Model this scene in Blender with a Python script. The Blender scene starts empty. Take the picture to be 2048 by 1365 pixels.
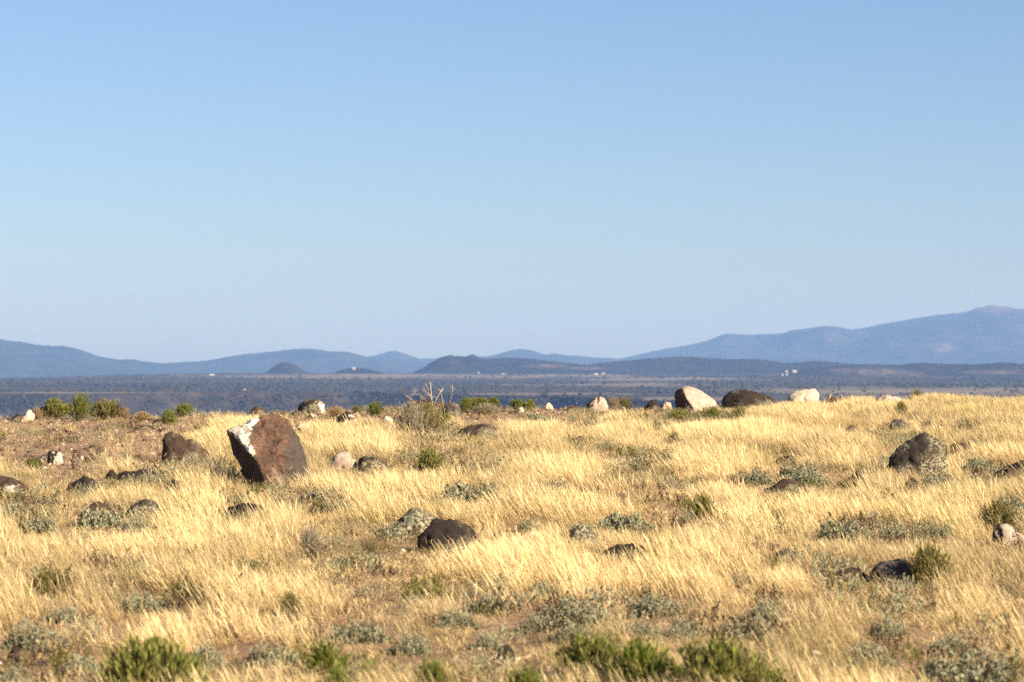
import bpy, bmesh, math, random
import numpy as np
from mathutils import Vector

# ------------------------------------------------------------------ camera, sky, sun, exposure
SC = bpy.context.scene
COL = SC.collection
F = 5689.0            # focal length in photograph pixels (100 mm on a 36 mm sensor, 2048 px wide)
HOR = 738.0           # photograph row of the eye-level horizon
CZ = 1.75             # eye height
CX = 1024.0
cd = bpy.data.cameras.new('camera')
cd.lens = 100; cd.sensor_width = 36; cd.clip_start = 0.5; cd.clip_end = 90000
cam = bpy.data.objects.new('camera', cd); COL.objects.link(cam)
cam.location = (0, 0, CZ)
cam.rotation_euler = (math.radians(90) + math.atan((HOR - 682.5) / F), 0, 0)
cd.dof.use_dof = True; cd.dof.focus_distance = 36.0; cd.dof.aperture_fstop = 4.5
SC.camera = cam

SUN_EL, SUN_AZ = math.radians(27), math.radians(52)      # azimuth measured from behind the camera towards the right
sdir = Vector((math.sin(SUN_AZ) * math.cos(SUN_EL), -math.cos(SUN_AZ) * math.cos(SUN_EL), math.sin(SUN_EL)))
W = bpy.data.worlds.new('World'); SC.world = W; W.use_nodes = True
wn = W.node_tree.nodes; wl = W.node_tree.links
bg = wn['Background']
sky = wn.new('ShaderNodeTexSky'); sky.sky_type = 'NISHITA'; sky.sun_disc = False
sky.sun_elevation = SUN_EL
sky.sun_rotation = math.atan2(sdir.x, sdir.y)            # Blender: 0 = +Y, clockwise towards +X
sky.altitude = 2500; sky.air_density = 1.15; sky.dust_density = 4.5; sky.ozone_density = 4.0
tn = wn.new('ShaderNodeMix'); tn.data_type = 'RGBA'; tn.blend_type = 'MULTIPLY'; tn.inputs[0].default_value = 1.0
tn.inputs[7].default_value = (1.02, 1.0, 1.05, 1)       # the whole sky a touch less green
wl.new(sky.outputs[0], tn.inputs[6]); wl.new(tn.outputs[2], bg.inputs[0]); bg.inputs[1].default_value = 0.0565
sl = bpy.data.lights.new('sun', 'SUN'); sl.energy = 5.0; sl.angle = math.radians(0.53); sl.color = (1.0, 0.87, 0.68)
so = bpy.data.objects.new('sun', sl); COL.objects.link(so)
so.rotation_euler = sdir.to_track_quat('Z', 'Y').to_euler()
vs = SC.view_settings
vs.view_transform = 'Standard'; vs.look = 'None'; vs.gamma = 1.0; vs.exposure = 1.13
SC.cycles.max_bounces = 8; SC.cycles.transparent_max_bounces = 8; SC.cycles.volume_bounces = 1
SC.cycles.use_denoising = False; SC.cycles.use_adaptive_sampling = False

# ------------------------------------------------------------------ helpers: noise, pixels, objects
rng = np.random.default_rng(7)
def _hash(i, j, k, s):
    h = (i.astype(np.int64) * 374761393 + j.astype(np.int64) * 668265263 + k.astype(np.int64) * 2147483647 + s * 974711) & 0xFFFFFFFF
    h = ((h ^ (h >> 13)) * 1274126177) & 0xFFFFFFFF
    h = ((h ^ (h >> 16)) * 2246822519) & 0xFFFFFFFF
    return ((h ^ (h >> 15)) & 0xFFFFFF) / float(0xFFFFFF) * 2 - 1
def vnoise(x, y, z=None, s=0):
    x = np.asarray(x, float); y = np.asarray(y, float); z = np.zeros_like(x) if z is None else np.asarray(z, float)
    i, j, k = np.floor(x), np.floor(y), np.floor(z)
    u, v, w = x - i, y - j, z - k
    u = u * u * (3 - 2 * u); v = v * v * (3 - 2 * v); w = w * w * (3 - 2 * w)
    r = 0
    for a in (0, 1):
        for b in (0, 1):
            for c in (0, 1):
                r = r + _hash(i + a, j + b, k + c, s) * (u if a else 1 - u) * (v if b else 1 - v) * (w if c else 1 - w)
    return r
def fbm(x, y, z=None, s=0, o=4, g=0.5):
    r = 0; a = 1.0; f = 1.0
    for n in range(o):
        r = r + a * vnoise(x * f, y * f, None if z is None else z * f, s + n * 17)
        a *= g; f *= 2.03
    return r
def sstep(a, b, x):
    t = np.clip((np.asarray(x, float) - a) / (b - a), 0, 1); return t * t * (3 - 2 * t)

CREST_X = [-400, 0, 300, 450, 600, 800, 1100, 1400, 1700, 2048, 2500]
CREST_R = [838, 838, 832, 825, 821, 816, 815, 817, 808, 806, 806]
def ground_base(x, d):
    """ground height relative to the eye: a gentle rise to a crest about 60 m off, then a fall"""
    x = np.asarray(x, float); d = np.asarray(d, float)
    dd = np.maximum(d, 4.0)
    px = CX + x / dd * F
    z = -1.9 + 0.0185 * np.minimum(d, 75)
    row = np.interp(px, CREST_X, CREST_R)
    z = z - (row - 814) / F * 60 * sstep(34, 60, d)
    e = np.maximum(d - 54.5, 0)
    z = z - np.where(e < 45, 0.003 * e * e, 0.003 * 45 * 45 + 0.27 * (e - 45))
    z = z + 0.045 * fbm(x * 0.16, d * 0.11, s=3, o=2) + 0.03 * vnoise(x * 0.55, d * 0.4, s=5)
    return z
def ground_z(x, d):
    z = ground_base(x, d)
    near = (np.asarray(d) < 90)
    z = z + near * (0.022 * fbm(np.asarray(x) * 1.7, np.asarray(d) * 1.5, s=9, o=2) + 0.010 * fbm(np.asarray(x) * 6.0, np.asarray(d) * 5.0, s=11, o=2))
    return z
_D = np.linspace(11.5, 64, 2600)
def on_ground(px, row):
    """first point where the sight line through a pixel meets the ground -> x, d, z(world)"""
    x = (px - CX) / F * _D
    g = ground_z(x, _D); s = (HOR - row) / F * _D
    k = np.nonzero(s <= g)[0]
    if len(k): i = k[0]
    else: i = int(np.argmin(np.abs(s - g)[1500:])) + 1500
    return float(x[i]), float(_D[i]), float(g[i]) + CZ
def px_of(x, d, zrel):
    return CX + x / d * F, HOR - zrel / d * F
def at(px, row, d):
    return Vector(((px - CX) / F * d, d, CZ + (HOR - row) / F * d))

def mesh(name, v, f, mat, smooth=False):
    me = bpy.data.meshes.new(name)
    me.from_pydata([tuple(p) for p in v] if not isinstance(v, np.ndarray) else v.tolist(), [], f if isinstance(f, list) else f.tolist())
    if smooth: me.polygons.foreach_set('use_smooth', [True] * len(me.polygons))
    me.materials.append(mat); me.update(); return me
def fattr(me, name, vals):
    a = me.attributes.new(name, 'FLOAT', 'POINT'); a.data.foreach_set('value', np.asarray(vals, np.float32))
def link(name, me, parent=None, loc=None):
    o = bpy.data.objects.new(name, me); COL.objects.link(o)
    if parent is not None: o.parent = parent
    if loc is not None: o.location = loc
    return o
def tag(o, label, cat, group=None, kind=None):
    o['label'] = label; o['category'] = cat
    if group: o['group'] = group
    if kind: o['kind'] = kind
    return o

# ------------------------------------------------------------------ materials
class NT:
    def __init__(s, name):
        s.m = bpy.data.materials.new(name); s.m.use_nodes = True
        s.n = s.m.node_tree.nodes; s.l = s.m.node_tree.links
        s.b = s.n['Principled BSDF']; s.out = s.n['Material Output']
        s.b.inputs['Roughness'].default_value = 0.9; s.b.inputs['Specular IOR Level'].default_value = 0.2
    def new(s, t, **k):
        n = s.n.new(t)
        for a, b in k.items(): setattr(n, a, b)
        return n
    def coord(s, scale=(1, 1, 1), kind='Object'):
        tc = s.new('ShaderNodeTexCoord'); mp = s.new('ShaderNodeMapping'); mp.inputs['Scale'].default_value = scale
        s.l.new(tc.outputs[kind], mp.inputs[0]); return mp.outputs[0]
    def noise(s, vec, scale, detail=4, rough=0.55, dist=0):
        n = s.new('ShaderNodeTexNoise'); s.l.new(vec, n.inputs['Vector'])
        n.inputs['Scale'].default_value = scale; n.inputs['Detail'].default_value = detail
        n.inputs['Roughness'].default_value = rough; n.inputs['Distortion'].default_value = dist; return n.outputs[0]
    def voro(s, vec, scale, out='Distance'):
        n = s.new('ShaderNodeTexVoronoi'); s.l.new(vec, n.inputs['Vector']); n.inputs['Scale'].default_value = scale; return n.outputs[out]
    def ramp(s, fac, stops, mode='LINEAR'):
        n = s.new('ShaderNodeValToRGB'); s.l.new(fac, n.inputs[0]); cr = n.color_ramp; cr.interpolation = mode
        while len(cr.elements) < len(stops): cr.elements.new(0.5)
        for e, (p, c) in zip(cr.elements, stops):
            e.position = p; e.color = (c if len(c) == 4 else (*c, 1)) if not isinstance(c, (int, float)) else (c, c, c, 1)
        return n.outputs[0]
    def mix(s, fac, a, b, blend='MIX'):
        n = s.new('ShaderNodeMix', data_type='RGBA', blend_type=blend)
        for sock, val in ((n.inputs[0], fac), (n.inputs[6], a), (n.inputs[7], b)):
            if hasattr(val, 'is_output') or isinstance(val, bpy.types.NodeSocket): s.l.new(val, sock)
            elif isinstance(val, (int, float)): sock.default_value = val
            else: sock.default_value = (*val, 1)
        return n.outputs[2]
    def math(s, op, a, b=None, clamp=False):
        n = s.new('ShaderNodeMath', operation=op, use_clamp=clamp)
        for i, val in enumerate((a, b)):
            if val is None: continue
            if isinstance(val, bpy.types.NodeSocket): s.l.new(val, n.inputs[i])
            else: n.inputs[i].default_value = val
        return n.outputs[0]
    def attr(s, name, kind='GEOMETRY'):
        n = s.new('ShaderNodeAttribute', attribute_type=kind); n.attribute_name = name; return n.outputs['Fac']
    def bump(s, h, strength, dist):
        n = s.new('ShaderNodeBump'); n.inputs['Strength'].default_value = strength; n.inputs['Distance'].default_value = dist
        s.l.new(h, n.inputs['Height']); s.l.new(n.outputs[0], s.b.inputs['Normal'])
    def color(s, c):
        if isinstance(c, bpy.types.NodeSocket): s.l.new(c, s.b.inputs['Base Color'])
        else: s.b.inputs['Base Color'].default_value = (*c, 1)
    def leafy(s, c, trans=0.35):
        """thin leaf: part of the light goes through"""
        tr = s.new('ShaderNodeBsdfTranslucent'); df = s.new('ShaderNodeBsdfDiffuse'); mx = s.new('ShaderNodeMixShader')
        for q in (tr, df):
            if isinstance(c, bpy.types.NodeSocket): s.l.new(c, q.inputs[0])
            else: q.inputs[0].default_value = (*c, 1)
        mx.inputs[0].default_value = trans
        s.l.new(df.outputs[0], mx.inputs[1]); s.l.new(tr.outputs[0], mx.inputs[2]); s.l.new(mx.outputs[0], s.out.inputs[0])

def rock_mat(name, c1, c2, lichen=0.0, lcol=(0.40, 0.37, 0.24), coat=(0.66, 0.60, 0.52), lscale=55):
    t = NT(name); v = t.coord()
    c = t.ramp(t.noise(v, 4.2, 9, 0.68), [(0.32, c1), (0.64, c2)])
    c = t.mix(t.ramp(t.noise(v, 42, 4, 0.75), [(0.38, 0.8), (0.50, 0.0)]), c, (0.022, 0.016, 0.013))     # pits and desert varnish
    if lichen > 0:
        lm = t.math('MULTIPLY', t.ramp(t.noise(v, lscale, 6, 0.72), [(0.46, 0), (0.56, 1)]),
                    t.ramp(t.noise(v, 2.6, 3, 0.6), [(0.62 - lichen * 0.5, 0), (0.74 - lichen * 0.5, 1)]))
        c = t.mix(lm, c, t.mix(t.noise(v, 50), lcol, (lcol[0] * 0.6, lcol[1] * 0.62, lcol[2] * 0.5)))
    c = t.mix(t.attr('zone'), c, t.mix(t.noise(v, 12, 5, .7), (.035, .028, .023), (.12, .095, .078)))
    vo = t.new('ShaderNodeTexVoronoi', feature='DISTANCE_TO_EDGE'); vo.inputs['Scale'].default_value = 4.5
    dn = t.new('ShaderNodeTexNoise'); dn.inputs['Scale'].default_value = 6; dn.inputs['Detail'].default_value = 5; t.l.new(v, dn.inputs['Vector'])
    vm = t.new('ShaderNodeVectorMath', operation='MULTIPLY_ADD'); t.l.new(dn.outputs['Color'], vm.inputs[0]); vm.inputs[1].default_value = (.22, .22, .22); t.l.new(v, vm.inputs[2]); t.l.new(vm.outputs[0], vo.inputs['Vector'])
    crack = t.math('MULTIPLY', t.ramp(vo.outputs['Distance'], [(0.0, .85), (0.022, 0)]), t.ramp(t.noise(v, 3, 2), [(.45, 0), (.55, 1)]))
    c = t.mix(crack, c, (0.012, 0.009, 0.008))
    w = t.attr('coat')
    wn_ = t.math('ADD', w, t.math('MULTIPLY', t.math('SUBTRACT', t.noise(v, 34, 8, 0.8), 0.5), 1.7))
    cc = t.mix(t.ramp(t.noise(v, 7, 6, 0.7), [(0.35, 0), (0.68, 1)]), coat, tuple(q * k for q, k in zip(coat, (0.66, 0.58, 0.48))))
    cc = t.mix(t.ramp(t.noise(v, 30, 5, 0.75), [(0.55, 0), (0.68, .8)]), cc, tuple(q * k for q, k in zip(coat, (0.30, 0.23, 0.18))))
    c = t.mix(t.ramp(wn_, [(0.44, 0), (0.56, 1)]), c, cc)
    t.color(c); t.bump(t.noise(v, 24, 8, 0.75), 0.9, 0.03); return t.m
M = {}
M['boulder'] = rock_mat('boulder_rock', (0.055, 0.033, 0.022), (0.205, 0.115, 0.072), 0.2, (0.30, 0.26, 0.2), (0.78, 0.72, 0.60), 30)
M['dark'] = rock_mat('dark_basalt', (0.022, 0.017, 0.014), (0.060, 0.041, 0.030), 0.18)
M['brown'] = rock_mat('brown_basalt', (0.045, 0.029, 0.020), (0.115, 0.07, 0.046), 0.22)
M['grey'] = rock_mat('grey_basalt', (0.075, 0.06, 0.05), (0.16, 0.13, 0.105), 0.25)
M['lichen'] = rock_mat('lichen_basalt', (0.028, 0.022, 0.017), (0.075, 0.052, 0.037), 0.36, (0.46, 0.40, 0.26), lscale=34)
M['crust'] = rock_mat('crusted_basalt', (0.035, 0.027, 0.02), (0.085, 0.06, 0.042), 0.85, (0.50, 0.45, 0.30), lscale=30)
M['pale'] = rock_mat('pale_rock', (0.06, 0.04, 0.03), (0.13, 0.08, 0.055), 0.1, coat=(0.55, 0.425, 0.335))
M['white'] = rock_mat('white_rock', (0.09, 0.06, 0.045), (0.16, 0.11, 0.08), 0.1, coat=(0.66, 0.56, 0.43))

def ground_mat():
    t = NT('soil'); v = t.coord()
    c = t.ramp(t.noise(v, 0.9, 6, 0.6), [(0.25, (0.25, 0.148, 0.083)), (0.55, (0.41, 0.255, 0.145)), (0.8, (0.54, 0.36, 0.225))])
    c = t.mix(t.ramp(t.noise(v, 14, 4, 0.7), [(0.45, 0), (0.62, 0.75)]), c, (0.17, 0.095, 0.055))
    grit = t.voro(v, 26, 'Color'); g1 = t.ramp(grit, [(0.0, (0.10, 0.07, 0.05)), (0.5, (0.42, 0.27, 0.17)), (0.85, (0.55, 0.42, 0.31)), (1, (0.68, 0.58, 0.46))], 'CONSTANT')
    c = t.mix(t.math('MULTIPLY', t.attr('gravel'), 0.4), c, g1)
    straw = t.ramp(t.noise(v, 7, 5, 0.7), [(0.3, (0.20, 0.12, 0.055)), (0.7, (0.40, 0.28, 0.13))])
    c = t.mix(t.math('MULTIPLY', t.attr('litter'), 0.65), c, straw)
    t.color(c); t.bump(t.noise(v, 22, 6, 0.75), 0.8, 0.04); return t.m
M['soil'] = ground_mat()

def blade_mat(name, base, tip, green_base, green_tip, trans=0.3):
    t = NT(name); tt = t.attr('along'); col = t.attr('tint', 'INSTANCER'); br = t.attr('bright', 'INSTANCER'); jit = t.attr('jit')
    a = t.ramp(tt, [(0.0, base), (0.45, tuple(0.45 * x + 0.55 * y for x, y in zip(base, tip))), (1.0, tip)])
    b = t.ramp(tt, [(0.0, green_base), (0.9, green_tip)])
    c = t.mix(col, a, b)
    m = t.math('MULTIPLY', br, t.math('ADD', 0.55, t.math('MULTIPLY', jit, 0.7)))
    c = t.mix(1.0, c, m, 'MULTIPLY')
    t.leafy(c, trans); return t.m
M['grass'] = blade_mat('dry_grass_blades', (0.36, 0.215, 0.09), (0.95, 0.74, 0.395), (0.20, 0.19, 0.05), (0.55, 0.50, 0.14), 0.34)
def leaf_mat(name, c1, c2, trans=0.3, dead=(0.36, 0.26, 0.13)):
    t = NT(name); c = t.ramp(t.attr('jit'), [(0.1, c1), (0.72, c2), (0.86, dead), (1.0, dead)]); t.leafy(c, trans); return t.m
M['sage'] = leaf_mat('sage_leaves', (0.19, 0.19, 0.105), (0.40, 0.395, 0.26), 0.2)
M['green'] = leaf_mat('green_leaves', (0.10, 0.112, 0.025), (0.35, 0.345, 0.09), 0.4)
M['bright'] = leaf_mat('bright_green_leaves', (0.085, 0.12, 0.016), (0.235, 0.26, 0.045), 0.3)
M['olive'] = leaf_mat('olive_leaves', (0.12, 0.11, 0.035), (0.30, 0.26, 0.085), 0.3)
M['dry'] = leaf_mat('dry_leaves', (0.30, 0.19, 0.09), (0.55, 0.40, 0.21), 0.3)
M['dead'] = leaf_mat('dead_brush', (0.05, 0.034, 0.022), (0.15, 0.10, 0.06), 0.1, (0.24, 0.17, 0.10))
M['greybush'] = leaf_mat('grey_brush', (0.22, 0.19, 0.12), (0.42, 0.38, 0.26), 0.2)
def plain_mat(name, c, rough=0.9):
    t = NT(name); v = t.coord(); t.color(t.mix(t.noise(v, 8, 4), tuple(q * 0.75 for q in c), tuple(min(1, q * 1.2) for q in c)))
    t.b.inputs['Roughness'].default_value = rough; return t.m
M['twig'] = plain_mat('twig_bark', (0.17, 0.125, 0.085))
M['straw'] = plain_mat('straw_stalk', (0.56, 0.43, 0.28))

# ------------------------------------------------------------------ ground: the rise in front
def bare_mask(px, row):
    """0..1 how much of the soil is bare, gravelly ground (photograph rows of the ground itself)"""
    m = np.zeros_like(px)
    e = 14 * fbm(px / 70.0, row / 22.0, s=31, o=3)
    left = sstep(480, 380, px + 2.0 * e) * sstep(985, 930, row + e + (px - 200) * 0.06)
    crest = sstep(872, 852, row + 0.5 * e) * sstep(880, 800, px)
    mid = sstep(864, 848, row + 0.4 * e) * sstep(1190, 1120, px)
    r2 = sstep(840, 830, row + 0.3 * e) * sstep(1460, 1400, px)
    return np.clip(np.maximum.reduce([m, left, crest, mid, r2]), 0, 1)
# sparse places in the sward: centre x, centre row, half sizes, what is left of the grass
SPARSE = [(110, 1010, 130, 60, .30), (330, 985, 80, 50, .35), (105, 1215, 70, 60, .25), (270, 1262, 70, 26, .45), (110, 1320, 150, 55, .30),
    (480, 1310, 90, 40, .12), (300, 1198, 75, 32, .25), (725, 1255, 95, 30, .12), (930, 1185, 75, 40, .15), (1000, 1290, 110, 45, .25),
    (1110, 1235, 115, 48, .12), (725, 1120, 50, 34, .30), (1345, 1235, 95, 38, .18), (1520, 1232, 90, 42, .25), (1490, 1150, 55, 28, .35),
    (1820, 1200, 90, 45, .35), (1770, 1062, 140, 26, .35), (1370, 838, 130, 14, .40), (950, 990, 70, 22, .30), (1245, 1045, 70, 18, .35),
    (2010, 1035, 50, 45, .40), (600, 1330, 110, 40, .35), (1950, 1330, 100, 40, .30), (880, 1085, 80, 26, .35), (860, 1310, 90, 40, .30),
    (600, 990, 60, 16, .45), (1660, 955, 70, 24, .45), (420, 1330, 120, 45, .25), (640, 1090, 35, 25, .4), (1440, 1020, 70, 20, .5), (1215, 905, 60, 14, .6)]
def grass_density(px, row):
    m = 1 - 0.97 * bare_mask(px, row)
    wob = 0.35 * fbm(px / 45.0, row / 16.0, s=41, o=3)
    for cx, cy, rx, ry, k in SPARSE:
        q = np.sqrt(((px - cx) / rx) ** 2 + ((row - cy - 12) / ry) ** 2) + wob
        m = m * (k + (1 - k) * sstep(0.75, 1.15, q))
    n = fbm(px / 120.0, row / 34.0, s=43, o=3)
    m = m * np.clip(0.9 + 0.85 * n, 0.3, 1.5)
    return np.clip(m, 0, 1.4)

u = np.concatenate([-1 - 4.0 * np.linspace(1, 0, 24, endpoint=False) ** 2.0, np.linspace(-1, 1, 341), 1 + 4.0 * np.linspace(0, 1, 25)[1:] ** 2.0])
dv = np.concatenate([np.linspace(-14, 11, 14), np.arange(11.4, 66, 0.11), np.linspace(66.5, 90, 40), np.linspace(94, 230, 24)])
U, Dv = np.meshgrid(u, dv)
X = U * (3.2 + 0.20 * np.maximum(Dv, 0)); Z = ground_z(X, Dv) + CZ
nr, nc = X.shape
V = np.stack([X, Dv, Z], -1).reshape(-1, 3)
idx = np.arange(nr * nc).reshape(nr, nc)
Q = np.stack([idx[:-1, :-1], idx[:-1, 1:], idx[1:, 1:], idx[1:, :-1]], -1).reshape(-1, 4)
me = mesh('ground', V, Q, M['soil'], True)
pxg = CX + X / np.maximum(Dv, 6) * F; rwg = HOR - (Z - CZ) / np.maximum(Dv, 6) * F
bm_ = bare_mask(pxg, rwg); fattr(me, 'gravel', bm_.ravel()); fattr(me, 'litter', np.clip(grass_density(pxg, rwg), 0, 1).ravel())
ground = tag(link('ground', me), 'reddish sandy soil of the grassy rise in front', 'ground', kind='structure')

# ------------------------------------------------------------------ far land: gorge, plain, hills, mountains
RIMX = [-3000, 0, 350, 700, 900, 1100, 1250, 1400, 1700, 2048, 5000]
RIMR = [787, 786, 786, 785, 787, 790, 795, 799, 803, 806, 806]
def rim_d(x, d):
    row = np.interp(CX + x / d * F, RIMX, RIMR)
    return 40.0 * F / (row - HOR) + 70 * fbm(x / 260.0, np.zeros_like(x), s=61, o=4)
def plain_z(x, d):
    px = CX + x / d * F
    rim = rim_d(x, d)
    edge = np.interp(px, [0, 300, 450, 1024], [7900, 9300, 10400, 10800])
    zp = -40 + (np.minimum(d, 10800) - 4740) * 0.0042 - 75 * sstep(edge, edge + 1500, d) + 1.2 * fbm(x / 500.0, d / 700.0, s=62, o=3)
    t = np.clip((rim - d) / 420.0, 0, 1.6)                       # how far down the gorge wall
    g = 1 + 0.35 * fbm(x / 90.0, d / 160.0, s=63, o=4)
    zw = -135 * np.clip(t * g, 0, 1.15) - np.where(t > 0, 2.5, 0)
    zn = np.interp(d, [150, 230, 600, 2500], [-34, -60, -150, -190])
    w = sstep(3000, 3700, d)
    return np.where(d < 3700, zn * (1 - w) + (zp + zw) * w, zp + zw)
PALE = [(1850, 783, 330, 8), (800, 753, 420, 4.5), (1260, 770, 190, 4), (1330, 758, 170, 3.2), (1080, 788.5, 170, 2.4), (1390, 800, 120, 5), (240, 786, 330, 1.6), (1180, 752, 120, 2.5)]
def pale_cover(x, d):
    z = plain_z(x, d); px, row = CX + x / d * F, HOR - z / d * F
    m = np.zeros_like(px)
    for cx, cy, rx, ry in PALE: m = np.maximum(m, np.clip(1.7 - 1.3 * np.hypot((px - cx) / rx, (row - cy) / ry) + .5 * fbm(px / 60., row / 2.5, s=67, o=3), 0, 1))
    return m
def far_mat():
    t = NT('far_plain'); v = t.coord()
    sep = t.new('ShaderNodeSeparateXYZ'); t.l.new(v, sep.inputs[0])
    va = t.coord((1 / 1500, 1 / 330, 0)); vb = t.coord((1 / 60, 1 / 60, 1 / 60)); vc = t.coord((1 / 900, 1 / 900, 0))
    base = t.ramp(t.noise(va, 1.0, 5, 0.6), [(0.36, (0.036, 0.035, 0.028)), (0.5, (0.054, 0.049, 0.038)), (0.68, (0.105, 0.084, 0.062))])
    pale = t.ramp(t.noise(va, 1.7, 4, 0.6), [(0.3, (0.13, 0.105, 0.075)), (0.7, (0.25, 0.20, 0.14))])
    strip = t.attr('pale')
    c = t.mix(strip, base, pale)
    wall = t.ramp(t.noise(vb, 1.0, 5, 0.65), [(0.35, (0.022, 0.02, 0.018)), (0.55, (0.055, 0.044, 0.036)), (0.78, (0.12, 0.09, 0.072))])
    geo = t.new('ShaderNodeNewGeometry'); sn = t.new('ShaderNodeSeparateXYZ'); t.l.new(geo.outputs['Normal'], sn.inputs[0])
    c = t.mix(t.ramp(sn.outputs[2], [(0.965, 1), (0.992, 0)]), c, wall)
    t.color(c); return t.m
M['far'] = far_mat()
uu = np.linspace(-1, 1, 420); dv = np.concatenate([np.linspace(150, 3600, 24), np.linspace(3640, 5100, 150), np.geomspace(5120, 34000, 150)])
U, Dv = np.meshgrid(uu, dv); X = np.sign(U) * (0.62 * np.abs(U) + 0.38 * np.abs(U) ** 4) * (Dv * 0.42 + 260); Z = plain_z(X, Dv) + CZ
nr, nc = X.shape; idx = np.arange(nr * nc).reshape(nr, nc)
Q = np.stack([idx[:-1, :-1], idx[:-1, 1:], idx[1:, 1:], idx[1:, :-1]], -1).reshape(-1, 4)
pme = mesh('plain', np.stack([X, Dv, Z], -1).reshape(-1, 3), Q, M['far'], True); fattr(pme, 'pale', pale_cover(X, Dv).ravel())
plain = tag(link('plain', pme),
            'wide flat scrub plain beyond the gorge reaching to the mountains', 'plain', kind='structure')

def hill_mat(name, c1, c2, scar=(0.17, 0.125, 0.095), scars=True, sc=1 / 220.0):
    t = NT(name); v = t.coord(); vs_ = t.coord((sc, sc, sc))
    c = t.ramp(t.noise(vs_, 1.0, 6, 0.6), [(0.32, c1), (0.66, c2)])
    if scars: c = t.mix(t.math('MULTIPLY', t.attr('scar'), t.ramp(t.noise(vs_, 2.5, 4, 0.7), [(0.38, 0), (0.6, 1)])), c, scar)
    t.color(c); return t.m
M['mountain'] = hill_mat('forested_mountain', (0.014, 0.019, 0.014), (0.050, 0.052, 0.036))
M['hill'] = hill_mat('scrub_hill', (0.010, 0.012, 0.010), (0.034, 0.031, 0.023), sc=1 / 70.0)
def ridge(name, label, prof, D, depth, base_row, mat, seed, spur=0.3, scars=(), step=4.0, rough=1.0):
    """a range of hills: its skyline given in photograph pixels at distance D, real slopes in front and behind"""
    px = np.arange(prof[0][0], prof[-1][0] + 0.1, step)
    row = np.interp(px, [p[0] for p in prof], [p[1] for p in prof])
    k = np.hanning(9); k /= k.sum(); row = np.convolve(np.pad(row, 4, mode='edge'), k, 'valid')
    x = (px - CX) / F * D; h = (HOR - row) / F * D; hb = (HOR - base_row) / F * D
    tt = np.concatenate([np.linspace(-1, 0, 44), np.linspace(0, 1, 14)[1:]])
    Xm, T = np.meshgrid(x, tt); H = np.meshgrid(h, tt)[0]
    rise = np.maximum(H - hb, 0.0)
    s = np.abs(T) + spur * fbm(Xm / (depth * 0.55) + T * 0.9, T * 1.6, s=seed, o=5) * np.sin(np.pi * np.clip(np.abs(T), 0, 1)) * (T < 0)
    prf = np.minimum(1 - np.clip(s, 0, 1.0) ** 0.85, 1 - .42 * np.abs(T))
    Zm = hb + rise * np.clip(prf, 0, 1) * (1 - 0.0 * T) - 30 * (np.abs(T) > 0.985)
    Zm = Zm + rough * rise * 0.012 * fbm(Xm / (depth * .05), T * 20, s=seed + 5, o=3)
    # tree-tops along the skyline
    Zm = Zm + rough * (np.abs(T) < 0.02) * 1.6 * (D / 10000.0) * vnoise(Xm / (3.5 * D / 5689.0), T, s=seed + 8)
    Ym = D + T * depth * (1 + 0.0 * Xm)
    nr, nc = Xm.shape; idx = np.arange(nr * nc).reshape(nr, nc)
    Q = np.stack([idx[:-1, :-1], idx[:-1, 1:], idx[1:, 1:], idx[1:, :-1]], -1).reshape(-1, 4)
    me = mesh(name, np.stack([Xm * (Ym / D), Ym, Zm + CZ], -1).reshape(-1, 3), Q, mat, True)
    sc = np.zeros(Xm.size); pxm = CX + Xm / D * F; rowm = HOR - Zm / Ym * F
    for cx, cy, rx, ry in scars:
        sc = np.maximum(sc, np.clip(1.6 - np.sqrt(((pxm - cx) / rx) ** 2 + ((rowm - cy) / ry) ** 2).ravel() * 1.2, 0, 1))
    fattr(me, 'scar', sc)
    return tag(link(name, me), label, 'mountain' if 'mountain' in name else 'hill', kind='structure')
ridge('mountain', 'big blue mountain rising to a pinkish bald summit on the right',
      [(1180, 726), (1240, 718), (1280, 709), (1330, 698), (1380, 690), (1420, 680), (1450, 667), (1500, 671), (1560, 668), (1590, 660), (1625, 656), (1650, 652), (1685, 656), (1705, 661),
       (1730, 656), (1780, 645), (1850, 633), (1925, 627), (1955, 617), (1985, 611), (2015, 614), (2048, 621), (2120, 632), (2250, 640), (2500, 670), (2800, 735)],
      25000, 4800, 738, M['mountain'], 101, 0.55, scars=[(1665, 673, 22, 6), (1890, 696, 26, 10), (1985, 618, 46, 9), (1725, 668, 20, 6)])
ridge('mountain', 'low dark blue spur at the foot of the big right mountain', [(1880, 734), (1915, 727), (1950, 714), (1985, 703), (2030, 699), (2100, 700), (2300, 720), (2500, 735)], 21000, 1600, 740, M['mountain'], 131, 0.3)
ridge('mountain', 'long blue mountain sloping down from the left edge',
      [(-700, 700), (-400, 660), (-150, 668), (0, 678), (40, 683), (75, 690), (130, 692), (160, 699), (200, 714), (235, 720), (265, 718), (285, 723), (325, 727), (400, 732), (480, 738)],
      18500, 3500, 760, M['mountain'], 141, 0.5)
ridge('mountain', 'broad blue ridge behind the dark cone hill',
      [(230, 738), (325, 727), (410, 722), (470, 711), (520, 706), (580, 700), (620, 697), (660, 703), (700, 704), (735, 715), (800, 722), (900, 728), (1010, 738)], 20500, 2900, 752, M['mountain'], 151, 0.45)
ridge('mountain', 'small pale blue cone peeping out beside the broad ridge',
      [(690, 726), (735, 715), (760, 708), (785, 701), (803, 705), (830, 716), (860, 718), (890, 715), (930, 716), (1000, 722), (1100, 732)], 24000, 1700, 742, M['mountain'], 161, 0.25)
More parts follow.
